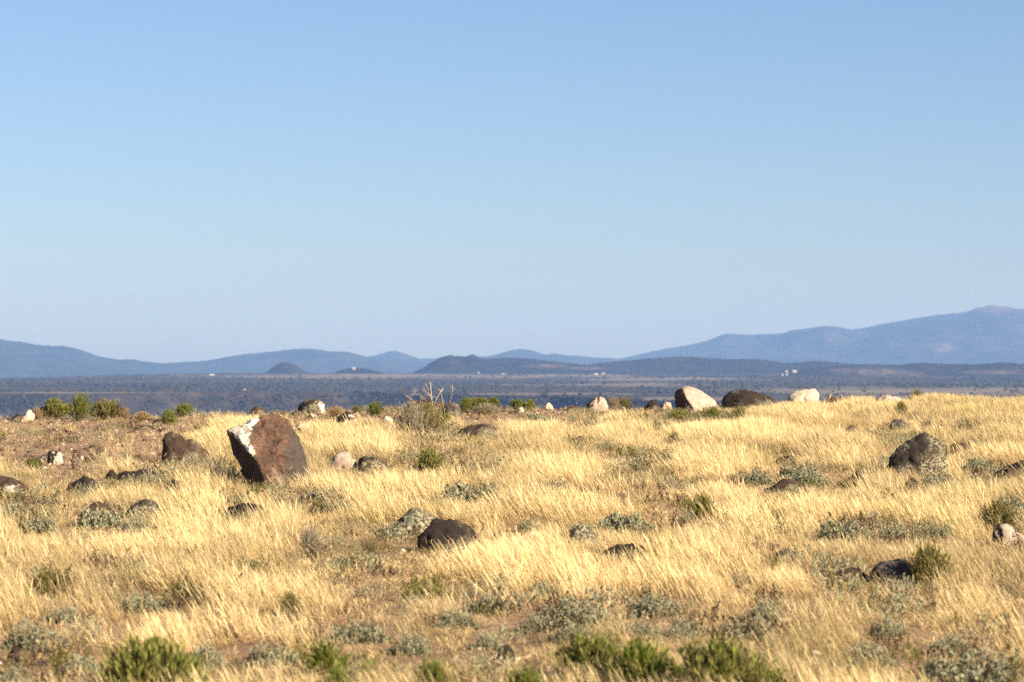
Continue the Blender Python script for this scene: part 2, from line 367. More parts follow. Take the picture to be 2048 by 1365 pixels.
ridge('mountain', 'rounded blue hump behind the dark butte in the middle',
      [(880, 724), (940, 716), (985, 712), (1005, 706), (1022, 701), (1045, 698), (1068, 702), (1090, 710), (1110, 708), (1150, 712), (1200, 715), (1260, 719), (1400, 732)], 22500, 1800, 742, M['mountain'], 171, 0.25)
ridge('hill', 'dark cone shaped cinder hill standing on the plain', [(528, 748), (540, 739), (552, 730), (562, 725.5), (573, 725), (585, 727), (598, 735), (610, 742), (622, 748)], 10000, 90, 750, M['hill'], 181, 0.15, step=1.5)
ridge('hill', 'low dark knoll with a white house on it', [(665, 747), (682, 740), (700, 737), (725, 736), (745, 740), (765, 746)], 10050, 110, 749, M['hill'], 182, 0.2, step=2)
ridge('hill', 'dark flat topped butte in the middle of the plain',
      [(820, 748), (845, 737), (868, 722), (885, 714), (900, 710), (915, 713), (930, 713), (945, 709), (958, 715), (975, 718), (1010, 716), (1040, 716), (1080, 720), (1120, 724), (1165, 729), (1230, 735), (1330, 747)],
      10300, 480, 750, M['hill'], 183, 0.3, scars=[(1090, 732, 40, 4), (1170, 737, 40, 3)], step=2)
ridge('hill', 'long dark low hill in front of the right mountain',
      [(1120, 746), (1165, 731), (1200, 726), (1250, 722), (1300, 717), (1360, 713), (1400, 715), (1450, 719), (1490, 718), (1530, 720), (1570, 726), (1640, 722), (1690, 727), (1760, 730), (1800, 730), (1900, 740)],
      10600, 560, 752, M['hill'], 184, 0.3, step=2)
ridge('hill', 'dark wooded bench with pale bare cliffs on the right',
      [(1560, 748), (1640, 735), (1720, 730), (1800, 730), (1850, 725), (1880, 728), (1950, 730), (2000, 725), (2048, 729), (2200, 731), (2500, 748)],
      9000, 620, 764, M['hill'], 185, 0.3, scars=[(1750, 745, 70, 8), (1810, 750, 40, 8), (1990, 745, 60, 5), (1690, 741, 30, 4)], step=2)

# ------------------------------------------------------------------ scattered stuff through geometry nodes (grass, scrub, pebbles)
def scatter(name, label, cat, pts, rot, scl, variant, variants, extra, mat):
    me = bpy.data.meshes.new(name); me.from_pydata(pts.tolist(), [], [])
    def vattr(n, vals):
        a = me.attributes.new(n, 'FLOAT_VECTOR', 'POINT'); a.data.foreach_set('vector', np.asarray(vals, np.float32).ravel())
    vattr('rot', rot); vattr('scl', scl)
    a = me.attributes.new('vidx', 'INT', 'POINT'); a.data.foreach_set('value', np.asarray(variant, np.int32))
    for k, v in extra.items(): fattr(me, k, v)
    me.materials.append(mat)
    o = link(name, me)
    vc = bpy.data.collections.new(name + '_pieces')
    for i, vm in enumerate(variants):
        vc.objects.link(bpy.data.objects.new('%s_piece_%02d' % (name, i), vm))
    g = bpy.data.node_groups.new(name + '_scatter', 'GeometryNodeTree')
    g.interface.new_socket('Geometry', in_out='INPUT', socket_type='NodeSocketGeometry')
    g.interface.new_socket('Geometry', in_out='OUTPUT', socket_type='NodeSocketGeometry')
    n = g.nodes; l = g.links
    gi = n.new('NodeGroupInput'); go = n.new('NodeGroupOutput'); ip = n.new('GeometryNodeInstanceOnPoints')
    ci = n.new('GeometryNodeCollectionInfo'); ci.inputs['Collection'].default_value = vc
    ci.inputs['Separate Children'].default_value = True; ci.inputs['Reset Children'].default_value = True
    def na(nm, dt):
        q = n.new('GeometryNodeInputNamedAttribute'); q.data_type = dt; q.inputs[0].default_value = nm; return q.outputs[0]
    m2p = n.new('GeometryNodeMeshToPoints'); l.new(gi.outputs[0], m2p.inputs[0])
    l.new(m2p.outputs[0], ip.inputs['Points']); l.new(ci.outputs[0], ip.inputs['Instance'])
    ip.inputs['Pick Instance'].default_value = True
    l.new(na('vidx', 'INT'), ip.inputs['Instance Index'])
    e2r = n.new('FunctionNodeEulerToRotation'); l.new(na('rot', 'FLOAT_VECTOR'), e2r.inputs[0]); l.new(e2r.outputs[0], ip.inputs['Rotation'])
    l.new(na('scl', 'FLOAT_VECTOR'), ip.inputs['Scale']); l.new(ip.outputs[0], go.inputs[0])
    md = o.modifiers.new('scatter', 'NODES'); md.node_group = g
    return tag(o, label, cat, kind='stuff')

def blob(seed, mat, sub=2):
    bm = bmesh.new(); bmesh.ops.create_icosphere(bm, subdivisions=sub, radius=1.0)
    P = np.array([v.co for v in bm.verts]); P *= (1 + 0.35 * fbm(P[:, 0] * 1.7 + seed * 5, P[:, 1] * 1.7, P[:, 2] * 1.7, s=seed, o=3))[:, None]
    for v, p in zip(bm.verts, P): v.co = (p[0], p[1], max(p[2], -0.4))
    me = bpy.data.meshes.new('blob'); bm.to_mesh(me); bm.free(); me.materials.append(mat); return me
def juniper_mat():
    t = NT('far_juniper'); c = t.mix(t.attr('tint', 'INSTANCER'), (0.020, 0.023, 0.016), (0.058, 0.054, 0.040)); t.color(c); return t.m
M['juniper'] = juniper_mat()
n = 19000
dq = np.sqrt(rng.uniform(4300 ** 2, 9900 ** 2, n)); xq = rng.uniform(-1, 1, n) * dq * 0.22
nw = 7500
xw = rng.uniform(-1, 0.35, nw) * 4600 * 0.22; dw = rim_d(xw, np.full(nw, 4600.0)) - rng.uniform(2, 190, nw)
dq = np.concatenate([dq, dw]); xq = np.concatenate([xq, xw])
keep = (fbm(xq / 300.0, dq / 420.0, s=71, o=4) > rng.uniform(-0.75, 0.45, len(dq)))
keep &= rng.random(len(dq)) > .9 * pale_cover(xq, dq)
dq, xq = dq[keep], xq[keep]; zq = plain_z(xq, dq) + CZ
n = len(dq); sz = rng.uniform(1.0, 2.6, n) * (1 + 0.5 * (rng.random(n) < 0.2))
scatter('juniper_scrub', 'dark juniper and sagebrush scrub dotting the far plain and gorge wall', 'scrub',
        np.stack([xq, dq, zq + sz * 0.25], -1), np.stack([np.zeros(n), np.zeros(n), rng.uniform(0, 6.3, n)], -1),
        np.stack([sz * rng.uniform(1.0, 1.9, n), sz * 1.2, sz * rng.uniform(0.8, 1.15, n)], -1), rng.integers(0, 4, n), [blob(i, M['juniper'], 1) for i in range(4)],
        {'tint': rng.random(n) ** 2}, M['juniper'])

# far houses
M['hwall'] = plain_mat('stucco_wall', (0.46, 0.38, 0.30)); M['hroof'] = plain_mat('metal_roof', (0.50, 0.50, 0.50), 0.6)
M['hroof2'] = plain_mat('red_roof', (0.45, 0.22, 0.16), 0.7); M['glass'] = plain_mat('window_glass', (0.04, 0.05, 0.06), 0.2)
def boxmesh(name, x0, x1, y0, y1, z0, z1, mat):
    v = [(x, y, z) for z in (z0, z1) for y in (y0, y1) for x in (x0, x1)]
    return mesh(name, v, [(0, 2, 3, 1), (4, 5, 7, 6), (0, 1, 5, 4), (1, 3, 7, 5), (3, 2, 6, 7), (2, 0, 4, 6)], mat)
def house(px, row, D, wpx, hpx, rz, roofmat, label, flat=False):
    w = wpx * .65 / F * D; h = hpx * .6 / F * D; dp = w * 0.55
    e = bpy.data.objects.new('house', None); COL.objects.link(e)
    p = at(px, row, D); e.location = (p.x, p.y, p.z - 0.4); e.rotation_euler[2] = rz
    tag(e, label, 'house', 'far houses on the plain')
    hw = h * (0.9 if flat else 0.55)
    link('wall', boxmesh('wall', -w / 2, w / 2, -dp / 2, dp / 2, -2.5, hw, M['hwall']), e)
    if flat: link('roof', boxmesh('roof', -w / 2 - .3, w / 2 + .3, -dp / 2 - .3, dp / 2 + .3, hw + .01, h, roofmat), e)
    else:
        a = w / 2 + 0.6; b = dp / 2 + 0.6
        v = [(-a, -b, hw + .01), (a, -b, hw + .01), (a, b, hw + .01), (-a, b, hw + .01), (-a, 0, h), (a, 0, h)]
        link('roof', mesh('roof', v, [(0, 1, 5, 4), (2, 3, 4, 5), (1, 2, 5), (3, 0, 4), (0, 3, 2, 1)], roofmat), e)
    for k in (-0.3, 0.3):
        link('window', boxmesh('window', k * w - w * .06, k * w + w * .06, -dp / 2 - .06, -dp / 2 - .01, hw * .3, hw * .75, M['glass']), e)
    link('door', boxmesh('door', -w * .05, w * .05, -dp / 2 - .06, -dp / 2 - .01, -0.3, hw * .7, M['twig']), e)
for a in [(424, 752, 9000, 13, 6, 0.3, M['hroof'], 'white roofed house at the edge of the plain left of the cone hill'),
          (708, 738, 9945, 9, 4.5, 0.1, M['hroof'], 'tiny white house on top of the low dark knoll'),
          (697, 750, 9600, 5, 3.5, 0.2, M['hroof'], 'tiny white shed at the foot of the low dark knoll', True),
          (490, 780, 5100, 9, 3.5, 0.2, M['hroof'], 'lone white roof low on the near plain below the cone hill', True),
          (957, 747, 9780, 6, 4, -0.2, M['hroof'], 'small white house at the foot of the dark butte'),
          (1007, 749, 9600, 12, 4, 0.1, M['hwall'], 'long cream house on the pale strip right of the butte', True),
          (1081, 741, 10000, 4, 3.5, 0, M['hroof'], 'tiny white house on the right flank of the butte', True),
          (1192, 749, 9500, 11, 4, 0.15, M['hroof'], 'white roofed house, left one of the pair in the middle'),
          (1207, 748.5, 9600, 10, 6, -0.2, M['hroof2'], 'tan house, right one of the pair in the middle', True),
          (1573, 743, 8330, 7, 4, 0.1, M['hroof2'], 'small tan house, leftmost of the cluster below the long hill', True),
          (1589, 743.5, 8300, 12, 5, 0.2, M['hroof'], 'bright white house, largest of the cluster below the long hill'),
          (1565, 750, 8000, 5, 3.5, 0.1, M['hroof'], 'tiny white shed below the house cluster, left of two', True),
          (1574, 749.5, 8000, 7, 3.5, -0.1, M['hroof'], 'tiny white shed below the house cluster, right of two')]:
    house(*a)

# ------------------------------------------------------------------ rocks
BOXES = []       # (x0, x1, top row, foot row) of rocks and shrubs: the grass in front of them is capped to keep them in view
FOOT = []        # footprints (x, d, rx, ry) where no grass grows
def hull_planes(P):
    bm = bmesh.new()
    for p in P: bm.verts.new(p)
    bmesh.ops.convex_hull(bm, input=bm.verts); bm.normal_update()
    N = np.array([f.normal[:] for f in bm.faces]); C = np.array([f.calc_center_median()[:] for f in bm.faces])
    c = np.array([v.co[:] for v in bm.verts if v.link_faces]).mean(0); bm.free()
    h = ((C - c) * N).sum(1); s = np.sign(h); N *= s[:, None]; h = np.abs(h)
    return N, np.maximum(h, 1e-3), c
_ico = {}
def ico(sub):
    if sub not in _ico:
        bm = bmesh.new(); bmesh.ops.create_icosphere(bm, subdivisions=sub, radius=1.0)
        _ico[sub] = (np.array([v.co[:] for v in bm.verts]), [[v.index for v in f.verts] for f in bm.faces]); bm.free()
    return _ico[sub]
def rock_shape(P, sub, p, rough, seed, chip=.84):
    P = np.asarray(P, float); lo, hi = P.min(0), P.max(0); ext = hi - lo
    N, h, c = hull_planes((P - lo) / ext)
    rr = np.random.default_rng(seed); nk = 46                       # broken faces: planes that chip the corners and edges
    K = rr.normal(size=(nk, 3)); K /= np.linalg.norm(K, axis=1)[:, None]
    sup = (((P - lo) / ext - c) @ K.T).max(0); N = np.concatenate([N, K]); h = np.concatenate([h, sup * rr.uniform(chip, .99, nk)])
    D, faces = ico(sub)
    q = np.maximum(D @ N.T, 0) / h
    m = q.max(1); r = 1 / (m * (((q / m[:, None]) ** p).sum(1)) ** (1 / p))
    V = (c + D * r[:, None]) * ext + lo
    s = ext.mean()
    f = 2.2 / s
    n1 = fbm(V[:, 0] * f + seed, V[:, 1] * f, V[:, 2] * f, s=seed, o=4, g=0.55)
    ridg = np.abs(fbm(V[:, 0] * f * 2.1, V[:, 1] * f * 2.1 + seed, V[:, 2] * f * 2.1, s=seed + 3, o=3))
    cen = (lo + hi) / 2
    out = V - cen; out /= np.linalg.norm(out, axis=1)[:, None] + 1e-9
    V = V + out * (s * rough * (0.060 * n1 - 0.095 * ridg + .018 * fbm(V[:, 0] * f * 7, V[:, 1] * f * 7, V[:, 2] * f * 7, s=seed + 7, o=3)))[:, None]
    return V, faces
def normals_of(V, faces):
    f = np.array(faces); n = np.cross(V[f[:, 1]] - V[f[:, 0]], V[f[:, 2]] - V[f[:, 0]])
    o = np.zeros_like(V)
    for k in range(3): np.add.at(o, f[:, k], n)
    return o / (np.linalg.norm(o, axis=1)[:, None] + 1e-12)
def outline_points(outl, x0, x1, r0, r1, base, depth, sink, d):
    """3-D hull points from a silhouette: outline (u, v) in the pixel box, thinner copies in front and behind"""
    s = d / F; pts = []
    for (a, b) in outl:
        X_ = (x0 + a * (x1 - x0) - (x0 + x1) / 2) * s; Z_ = (base - (r1 + (r0 - r1) * b)) * s
        pts.append((X_, 0.0, Z_))
        pts.append((X_ * 0.70, -depth * 0.42, Z_ * 0.66 - 0.02)); pts.append((X_ * 0.72, depth * 0.5, Z_ * 0.75 - 0.02))
    xs = [p[0] for p in pts]
    for a in (min(xs), max(xs)):
        pts.append((a * 0.95, 0, -sink)); pts.append((a * 0.7, -depth * 0.5, -sink)); pts.append((a * 0.7, depth * 0.5, -sink))
    return pts
DOME = [(0, 0), (0.08, .45), (0.28, .85), (0.52, 1), (0.78, .82), (0.95, .4), (1, 0)]
def rock(x0, x1, r0, r1, mat, label, outl=DOME, coat=None, depth=1.0, rough=.9, sub=4, p=40, name='rock', seed=None, dback=0.0, coatn=0.55):
    seed = seed or int(x0 * 3 + r0) % 9973
    xc = (x0 + x1) / 2; gx, d, gz = on_ground(xc, r1)
    d += dback; s = d / F; gx = (xc - CX) * s; gz = float(ground_z(gx, d)) + CZ
    w = (x1 - x0) * s; base = HOR - (gz - CZ) / d * F
    gw, gh = (x1 - x0) * .06, (r1 - r0) * .10
    P = outline_points(outl, x0 - gw, x1 + gw, r0 - gh, r1, base, w * depth, max(0.07, 0.18 * w), d)
    V, faces = rock_shape(P, sub, p, rough, seed)
    me = mesh(name, V, faces, M[mat], True)
    if coat is None: cv = np.zeros(len(V))
    else:
        cdir = np.array(coat, float); cdir /= np.linalg.norm(cdir)
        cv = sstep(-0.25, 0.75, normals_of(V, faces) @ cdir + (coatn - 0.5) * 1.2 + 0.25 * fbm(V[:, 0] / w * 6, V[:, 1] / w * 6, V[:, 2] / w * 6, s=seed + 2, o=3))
    fattr(me, 'coat', cv)
    o = link(name, me, loc=(gx, d, gz)); tag(o, label, 'rock')
    FOOT.append((gx, d, w * 0.46, w * depth * 0.42)); BOXES.append((x0, x1, r0, r1, .18 if r1 < 995 else .42)); return o

# the leaning boulder
bx, bd, bz = on_ground(545, 974)
s = bd / F
BP = [(449, 862, .20), (448, 872, .20), (456, 905, .20), (468, 936, .12), (490, 966, .0), (517, 984, -.18),
      (462, 866, -.02), (478, 876, -.14), (505, 910, -.30), (526, 934, -.38), (541, 962, -.40), (545, 985, -.38),
      (503, 838, .12), (535, 828, .26), (558, 834, .30), (580, 850, .32), (600, 880, .26), (612, 922, .22), (615, 955, .18), (612, 985, .15),
      (574, 890, -.02), (585, 930, -.06), (588, 980, -.10),
      (500, 846, .55), (560, 842, .72), (598, 885, .66), (610, 985, .6), (470, 900, .5), (500, 985, .4), (520, 1012, -.1), (590, 1012, 0), (560, 1012, .5)]
PB = [((a - 545) * s, c, (974 - b) * s) for a, b, c in BP]
V, faces = rock_shape(PB, 6, 80, 0.62, 77, .965)
V = V + normals_of(V, faces) * (.007 * fbm(V[:, 0] * 22, V[:, 1] * 22, V[:, 2] * 22, s=78, o=4) - .010 * sstep(.35, .75, fbm(V[:, 0] * 30, V[:, 1] * 30, V[:, 2] * 30, s=79, o=2)))[:, None]
nrm = normals_of(V, faces)
pxv = 545 + V[:, 0] / s; rwv = 974 - V[:, 2] / s
def poly_sd(px, py, poly):
    P = np.array(poly, float); d = np.full(px.shape, 1e9); ins = np.zeros(px.shape, bool)
    for i in range(len(P)):
        a, b = P[i], P[(i + 1) % len(P)]; e = b - a; wx = px - a[0]; wy = py - a[1]
        t = np.clip((wx * e[0] + wy * e[1]) / (e @ e), 0, 1)
        d = np.minimum(d, np.hypot(wx - t * e[0], wy - t * e[1]))
        c = ((a[1] <= py) != (b[1] <= py)); xi = a[0] + (py - a[1]) / (e[1] if abs(e[1]) > 1e-9 else 1e-9) * e[0]
        ins ^= c & (px < xi)
    return np.where(ins, -d, d)
sd = poly_sd(pxv, rwv, [(450, 860), (478, 846), (506, 832), (520, 830), (512, 846), (501, 858), (499, 880), (505, 894), (511, 906), (514, 914), (507, 910), (496, 900), (480, 884), (466, 869), (455, 864)])
cv = np.clip(0.5 - (sd + 5.0 * fbm(pxv / 5, rwv / 5, s=5, o=4)) / 11.0, 0, 1) * (nrm[:, 1] < 0.35)
me = mesh('boulder', V, faces, M['boulder'], True); fattr(me, 'coat', cv); fattr(me, 'zone', sstep(566, 582, pxv + 7 * fbm(pxv / 9, rwv / 9, s=6, o=3) + .10 * (rwv - 900)) * .85 + .75 * sstep(.35, .6, -nrm[:, 0]))  # zone: grey stone at right, plus shade painted into the left-facing side
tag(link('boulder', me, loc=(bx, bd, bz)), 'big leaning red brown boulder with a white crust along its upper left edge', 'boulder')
FOOT.append((bx + .02, bd + .1, 0.40, 0.36)); BOXES.append((448, 615, 828, 978, .10))

R = rock
R(322, 420, 862, 926, 'brown', 'brown rock with a notched top and dark left face, left of the big boulder', [(0, .70), (.04, .84), (.12, .82), (.25, 1), (.45, .86), (.72, .62), (.95, .28), (1, 0), (.3, -.1), (.2, .1)], depth=.7, p=44)
R(1770, 1898, 868, 958, 'lichen', 'large dark dome rock covered in pale lichen on the right', [(0, .18), (.06, .42), (.16, .58), (.32, .74), (.42, .93), (.50, .99), (.62, 1), (.76, .93), (.88, .78), (.97, .52), (1, .1)], depth=.9, rough=.6, sub=5, p=44)
def hull_rock(pts, px0, row0, mat, label, coat, coatn, seed, rough=.35, sub=5, p=50, dback=0.0):
    gx, d, gz = on_ground(px0, row0); d += dback; s = d / F; gx = (px0 - CX) * s; gz = float(ground_z(gx, d)) + CZ; base = HOR - (gz - CZ) / d * F
    V, faces = rock_shape([((a - px0) * s, c, (base - b) * s) for a, b, c in pts], sub, p, rough, seed, .96); w = np.ptp(V[:, 0])
    me = mesh('rock', V, faces, M[mat], True); cdir = np.array(coat, float); cdir /= np.linalg.norm(cdir)
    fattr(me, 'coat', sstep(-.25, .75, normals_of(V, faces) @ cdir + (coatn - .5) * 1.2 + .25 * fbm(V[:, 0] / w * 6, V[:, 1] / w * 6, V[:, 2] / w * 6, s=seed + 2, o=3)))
    xs = [q[0] for q in pts]; rs = [q[1] for q in pts if q[1] < row0 + 2]
    FOOT.append((gx, d, w * .48, w * .4)); BOXES.append((min(xs), max(xs), min(rs), row0, .12))
    return tag(link('rock', me, loc=(gx, d, gz)), label, 'rock')
hull_rock([(1350, 806, .25), (1349, 792, .3), (1354, 783, .35), (1364, 776, .3), (1366, 779, -.02), (1371, 797, -.22), (1386, 819, -.42), (1390, 840, -.42), (1437, 815, .05), (1434, 804, .1), (1418, 793, .22), (1402, 781, .28), (1378, 773, .3),
           (1437, 835, .1), (1360, 835, .2), (1356, 783, .8), (1398, 781, .85), (1430, 808, .8), (1430, 835, .7), (1356, 835, .7)], 1392, 819, 'pale',
          'big pale slab shaped boulder on the skyline, dark left side', (.62, -.66, .42), .62, 1349)
R(1446, 1562, 780, 822, 'dark', 'long low dark brown boulder on the skyline', [(0, .25), (.05, .62), (.16, .88), (.35, 1), (.55, .92), (.75, .72), (.93, .48), (1, .15)], depth=.6, dback=.8)
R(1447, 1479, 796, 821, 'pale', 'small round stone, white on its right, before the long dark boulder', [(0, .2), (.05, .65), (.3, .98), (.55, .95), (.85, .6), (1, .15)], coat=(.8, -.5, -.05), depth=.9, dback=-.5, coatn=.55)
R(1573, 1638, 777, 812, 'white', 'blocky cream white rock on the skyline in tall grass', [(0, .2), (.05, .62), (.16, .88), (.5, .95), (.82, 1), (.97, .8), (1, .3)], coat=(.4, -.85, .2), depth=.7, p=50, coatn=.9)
perch = R(1653, 1694, 790, 808, 'brown', 'low brown rock with the small bird on it', [(0, .3), (.1, .75), (.35, .85), (.7, 1), (.95, .8), (1, .1)], depth=.8)
R(1750, 1808, 786, 806, 'pale', 'broken pale rock sunk in the skyline grass, right of the bird', [(0, .2), (.15, .75), (.3, .95), (.55, .8), (.8, .6), (1, .1)], coat=(.4, -.7, .5), depth=.8, coatn=.6)
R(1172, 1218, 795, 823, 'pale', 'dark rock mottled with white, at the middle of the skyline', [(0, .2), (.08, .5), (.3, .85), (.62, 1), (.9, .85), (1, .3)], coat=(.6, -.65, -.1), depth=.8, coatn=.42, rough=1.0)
R(1289, 1322, 799, 817, 'dark', 'low jagged dark rock left of the pale slab boulder', [(0, .2), (.2, .9), (.5, 1), (.8, .6), (1, .1)], depth=.9, rough=1.0)
R(1318, 1347, 803, 820, 'pale', 'small whitish stone beside the jagged dark rock', coat=(.6, -.7, .1), coatn=.65)
R(1086, 1107, 805, 819, 'white', 'small white stone on the crest between two green shrubs and the mottled rock', coat=(.7, -.6, .2), coatn=.6)
R(1131, 1157, 811, 822, 'brown', 'small rough brown stone on the crest, left of the mottled rock', rough=1.0)
R(1002, 1021, 810, 823, 'grey', 'small greyish stone on the crest left of the paired green shrubs')
R(1034, 1049, 814, 827, 'white', 'small white stone below the paired green shrubs', coat=(.6, -.7, .2), coatn=.7)
R(1016, 1032, 820, 830, 'brown', 'little brown stone left of the white one below the paired shrubs')
R(813, 905, 802, 835, 'brown', 'rounded brown rock behind the dry branching stalks', [(0, .4), (.06, .75), (.25, .95), (.5, 1), (.75, .85), (1, .3)], depth=.6, dback=.5)
R(887, 920, 803, 832, 'grey', 'angular grey rock with a dark hollow left face beside the dry stalks', [(0, .45), (.1, .7), (.5, 1), (.8, .97), (.92, .5), (1, 0), (.4, 0)], depth=.8, p=50)
R(597, 651, 796, 828, 'lichen', 'dark rounded rock on the left skyline with pale lichen on its right', [(0, .25), (.1, .6), (.25, .88), (.5, 1), (.75, .9), (.95, .6), (1, .1)], coat=(.85, -.4, -.1), depth=.8, coatn=.02)
R(496, 537, 812, 830, 'brown', 'wedge shaped brown rock on the skyline above the big boulder', [(0, .2), (.3, 1), (.42, .95), (.75, .6), (1, .1)], p=50)
R(584, 607, 821, 832, 'grey', 'small grey block in front of the dark lichened skyline rock', [(0, .1), (.05, .9), (.5, 1), (.95, .9), (1, .1)], p=44)
R(618, 635, 827, 841, 'white', 'white egg shaped stone below the dark lichened skyline rock', [(0, .4), (.2, 1), (.5, .9), (.95, .3), (1, .05)], coat=(.4, -.8, .4), coatn=.9)
R(674, 718, 822, 853, 'dark', 'dark pointed rock with a white patch, right of the big boulder', [(0, .3), (.08, .55), (.32, .78), (.44, 1), (.52, .75), (.8, .72), (.98, .4), (1, .05)], coat=(.75, -.6, -.3), depth=.8, p=44, coatn=.22)
R(761, 786, 830, 848, 'white', 'cream white stone in the grass left of the big dry shrub', coat=(.7, -.6, .1), coatn=.6)
R(38, 67, 819, 845, 'white', 'upright white rock near the left edge of the skyline', [(0, .15), (.25, .55), (.6, .95), (.8, 1), (1, .5), (1, 0)], coat=(.7, -.7, .1), p=50, coatn=.75)
R(20, 44, 827, 842, 'dark', 'small dark stone left of the upright white rock', [(0, .1), (.3, .6), (.8, 1), (1, .4)])
R(257, 273, 831, 839, 'dark', 'little dark stone on the sand right of the olive shrub')
R(263, 312, 850, 860, 'dark', 'flat dark slab lying on the gravel at the left', [(0, .1), (.3, .6), (.5, 1), (.8, .8), (1, .1)], depth=.8)
R(306, 330, 838, 848, 'dark', 'small dark stone touching the left of a green shrub on the sand')
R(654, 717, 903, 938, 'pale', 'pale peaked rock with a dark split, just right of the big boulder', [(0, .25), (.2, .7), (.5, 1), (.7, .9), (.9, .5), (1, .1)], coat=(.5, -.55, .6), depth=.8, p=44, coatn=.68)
R(715, 778, 909, 940, 'lichen', 'dark rough rock right of the pale peaked rock', [(0, .3), (.1, .8), (.35, 1), (.65, .85), (.9, .5), (1, .05)], rough=1.0)
R(572, 628, 846, 870, 'dark', 'flat dark rock with a white fleck behind the big boulder', [(0, .3), (.3, .8), (.6, .95), (.9, 1), (1, .3)], depth=.8, coat=(.3, -.2, .9), coatn=.12)
R(-40, 62, 953, 995, 'brown', 'broad brown rock cut by the left edge of the picture', [(0, .6), (.2, .95), (.5, 1), (.75, .8), (.95, .45), (1, .1)], depth=.7, coat=(.5, -.7, -.5), coatn=.12)
R(135, 200, 953, 988, 'dark', 'low dark humped rock at left below the gravel', [(0, .3), (.25, .65), (.55, 1), (.8, .85), (1, .1)], depth=.8)
R(208, 238, 938, 966, 'dark', 'small dark stone right of the low dark hump at left', depth=.8)
R(230, 335, 938, 966, 'dark', 'wide low dark rock half buried in grass left of the big boulder', [(0, .5), (.2, .9), (.5, 1), (.8, .7), (1, .1)], depth=.7)
R(328, 366, 958, 982, 'dark', 'small dark rock low in the grass, left of the big boulder foot', depth=.9)
R(254, 324, 996, 1034, 'lichen', 'dark dome rock with lichen flecks above the left sage patch', [(0, .3), (.12, .6), (.4, 1), (.65, .95), (.9, .6), (1, .1)])
R(160, 222, 1003, 1036, 'brown', 'low brown rock showing over sage at left', [(0, .2), (.3, .75), (.6, 1), (.9, .8), (1, .1)])
R(450, 539, 1005, 1040, 'dark', 'dark oval rock in the grass below the big boulder', [(0, .35), (.1, .6), (.35, .95), (.65, 1), (.92, .75), (1, .2)], depth=.8)
R(381, 402, 1026, 1047, 'dark', 'little dark stone with a pale right side, left of the dark oval rock', coat=(.9, -.3, 0), coatn=.15)
R(660, 702, 1005, 1024, 'brown', 'small brown stone barely showing in the grass above the grey bush')
R(764, 900, 1019, 1076, 'crust', 'pyramid shaped rock thick with pale lichen in the middle foreground', [(0, .2), (.2, .62), (.42, 1), (.55, .95), (.8, .68), (1, .4), (1, 0)], depth=.8, sub=5, p=50, rough=.7)
R(836, 958, 1033, 1094, 'dark', 'dark broken rock leaning on the pyramid shaped lichen rock', [(0, .45), (.25, .8), (.3, .98), (.48, .9), (.62, .7), (.85, .72), (.95, .5), (1, .1)], depth=.6, rough=1.0, dback=-.25)
R(1193, 1312, 1080, 1124, 'dark', 'low dark mound of rock in the centre right foreground grass', [(0, .3), (.2, .6), (.42, 1), (.65, .92), (.9, .4), (1, .1)], depth=.7, rough=1.0)
R(1135, 1196, 1048, 1094, 'crust', 'lichen grown hump rock just left of the low dark mound', [(0, .5), (.1, .9), (.45, 1), (.8, .7), (1, .2)], rough=1.0)
R(1742, 1838, 1114, 1172, 'grey', 'grey brown rock in front of a green shrub at lower right', [(0, .4), (.15, .75), (.5, 1), (.8, .85), (1, .4)], depth=.7)
R(1648, 1740, 1133, 1170, 'brown', 'faint brown rock nearly hidden in grass left of the grey brown one', [(0, .3), (.3, .8), (.55, 1), (.8, .75), (1, .2)], depth=.7)
R(1524, 1617, 957, 990, 'brown', 'flat dark red rock in the grass, right of centre', [(0, .25), (.2, .6), (.55, 1), (.85, .7), (1, .2)], depth=.7)
R(1547, 1597, 910, 930, 'dark', 'small dark capped stone above the flat red rock', depth=.8)
R(1779, 1820, 837, 863, 'grey', 'small grey striped rock above the large lichen dome', [(0, .4), (.3, .9), (.55, 1), (.85, .7), (1, .2)])
R(1902, 1950, 884, 912, 'brown', 'brown stone right of the large lichen dome', [(0, .7), (.1, .95), (.45, 1), (.8, .7), (1, .2)])
R(1988, 2090, 917, 960, 'dark', 'dark rock cut by the right edge of the picture', [(0, .3), (.3, .75), (.6, 1), (.85, .9), (1, .4)], depth=.8)
R(1805, 1843, 955, 982, 'dark', 'small dark stone at the foot of the large lichen dome')
R(1680, 1742, 941, 978, 'brown', 'brown rock in sage left of the large lichen dome', [(0, .2), (.3, .7), (.65, 1), (.9, .7), (1, .2)])
R(1688, 1718, 849, 866, 'brown', 'tiny brown stone left of the small grey striped rock')
R(914, 1003, 844, 874, 'brown', 'flat brown slab rock below the crest with pale lichen spots', [(0, .45), (.3, .8), (.6, 1), (.85, .75), (1, .3)], depth=.7)
R(96, 126, 901, 928, 'dark', 'dark block with a pale right side on the left gravel', [(0, .1), (.02, .9), (.5, 1), (.9, .85), (1, .1)], coat=(.9, -.4, 0), coatn=.42, p=50)
R(70, 98, 906, 920, 'grey', 'flat grey stone left of the dark block on the gravel', [(0, .2), (.5, .7), (.9, 1), (1, .2)])
R(155, 172, 912, 925, 'white', 'little white stone on the left gravel', coat=(.4, -.7, .5), coatn=1.0)
R(8, 40, 1292, 1328, 'dark', 'dark pointed stone at the lower left corner', [(0, .1), (.5, .8), (.8, 1), (1, .3)])
R(988, 1034, 1288, 1324, 'dark', 'dark round stone at the bottom between sage cushions')
R(1988, 2060, 1048, 1092, 'pale', 'pinkish stone in the grass at the right edge', [(0, .6), (.2, 1), (.5, .8), (.85, .4), (1, .1)], coat=(.3, -.7, .6), coatn=.25)
R(1543, 1602, 1097, 1124, 'grey', 'low grey brown stone in the grass below two green tufts')
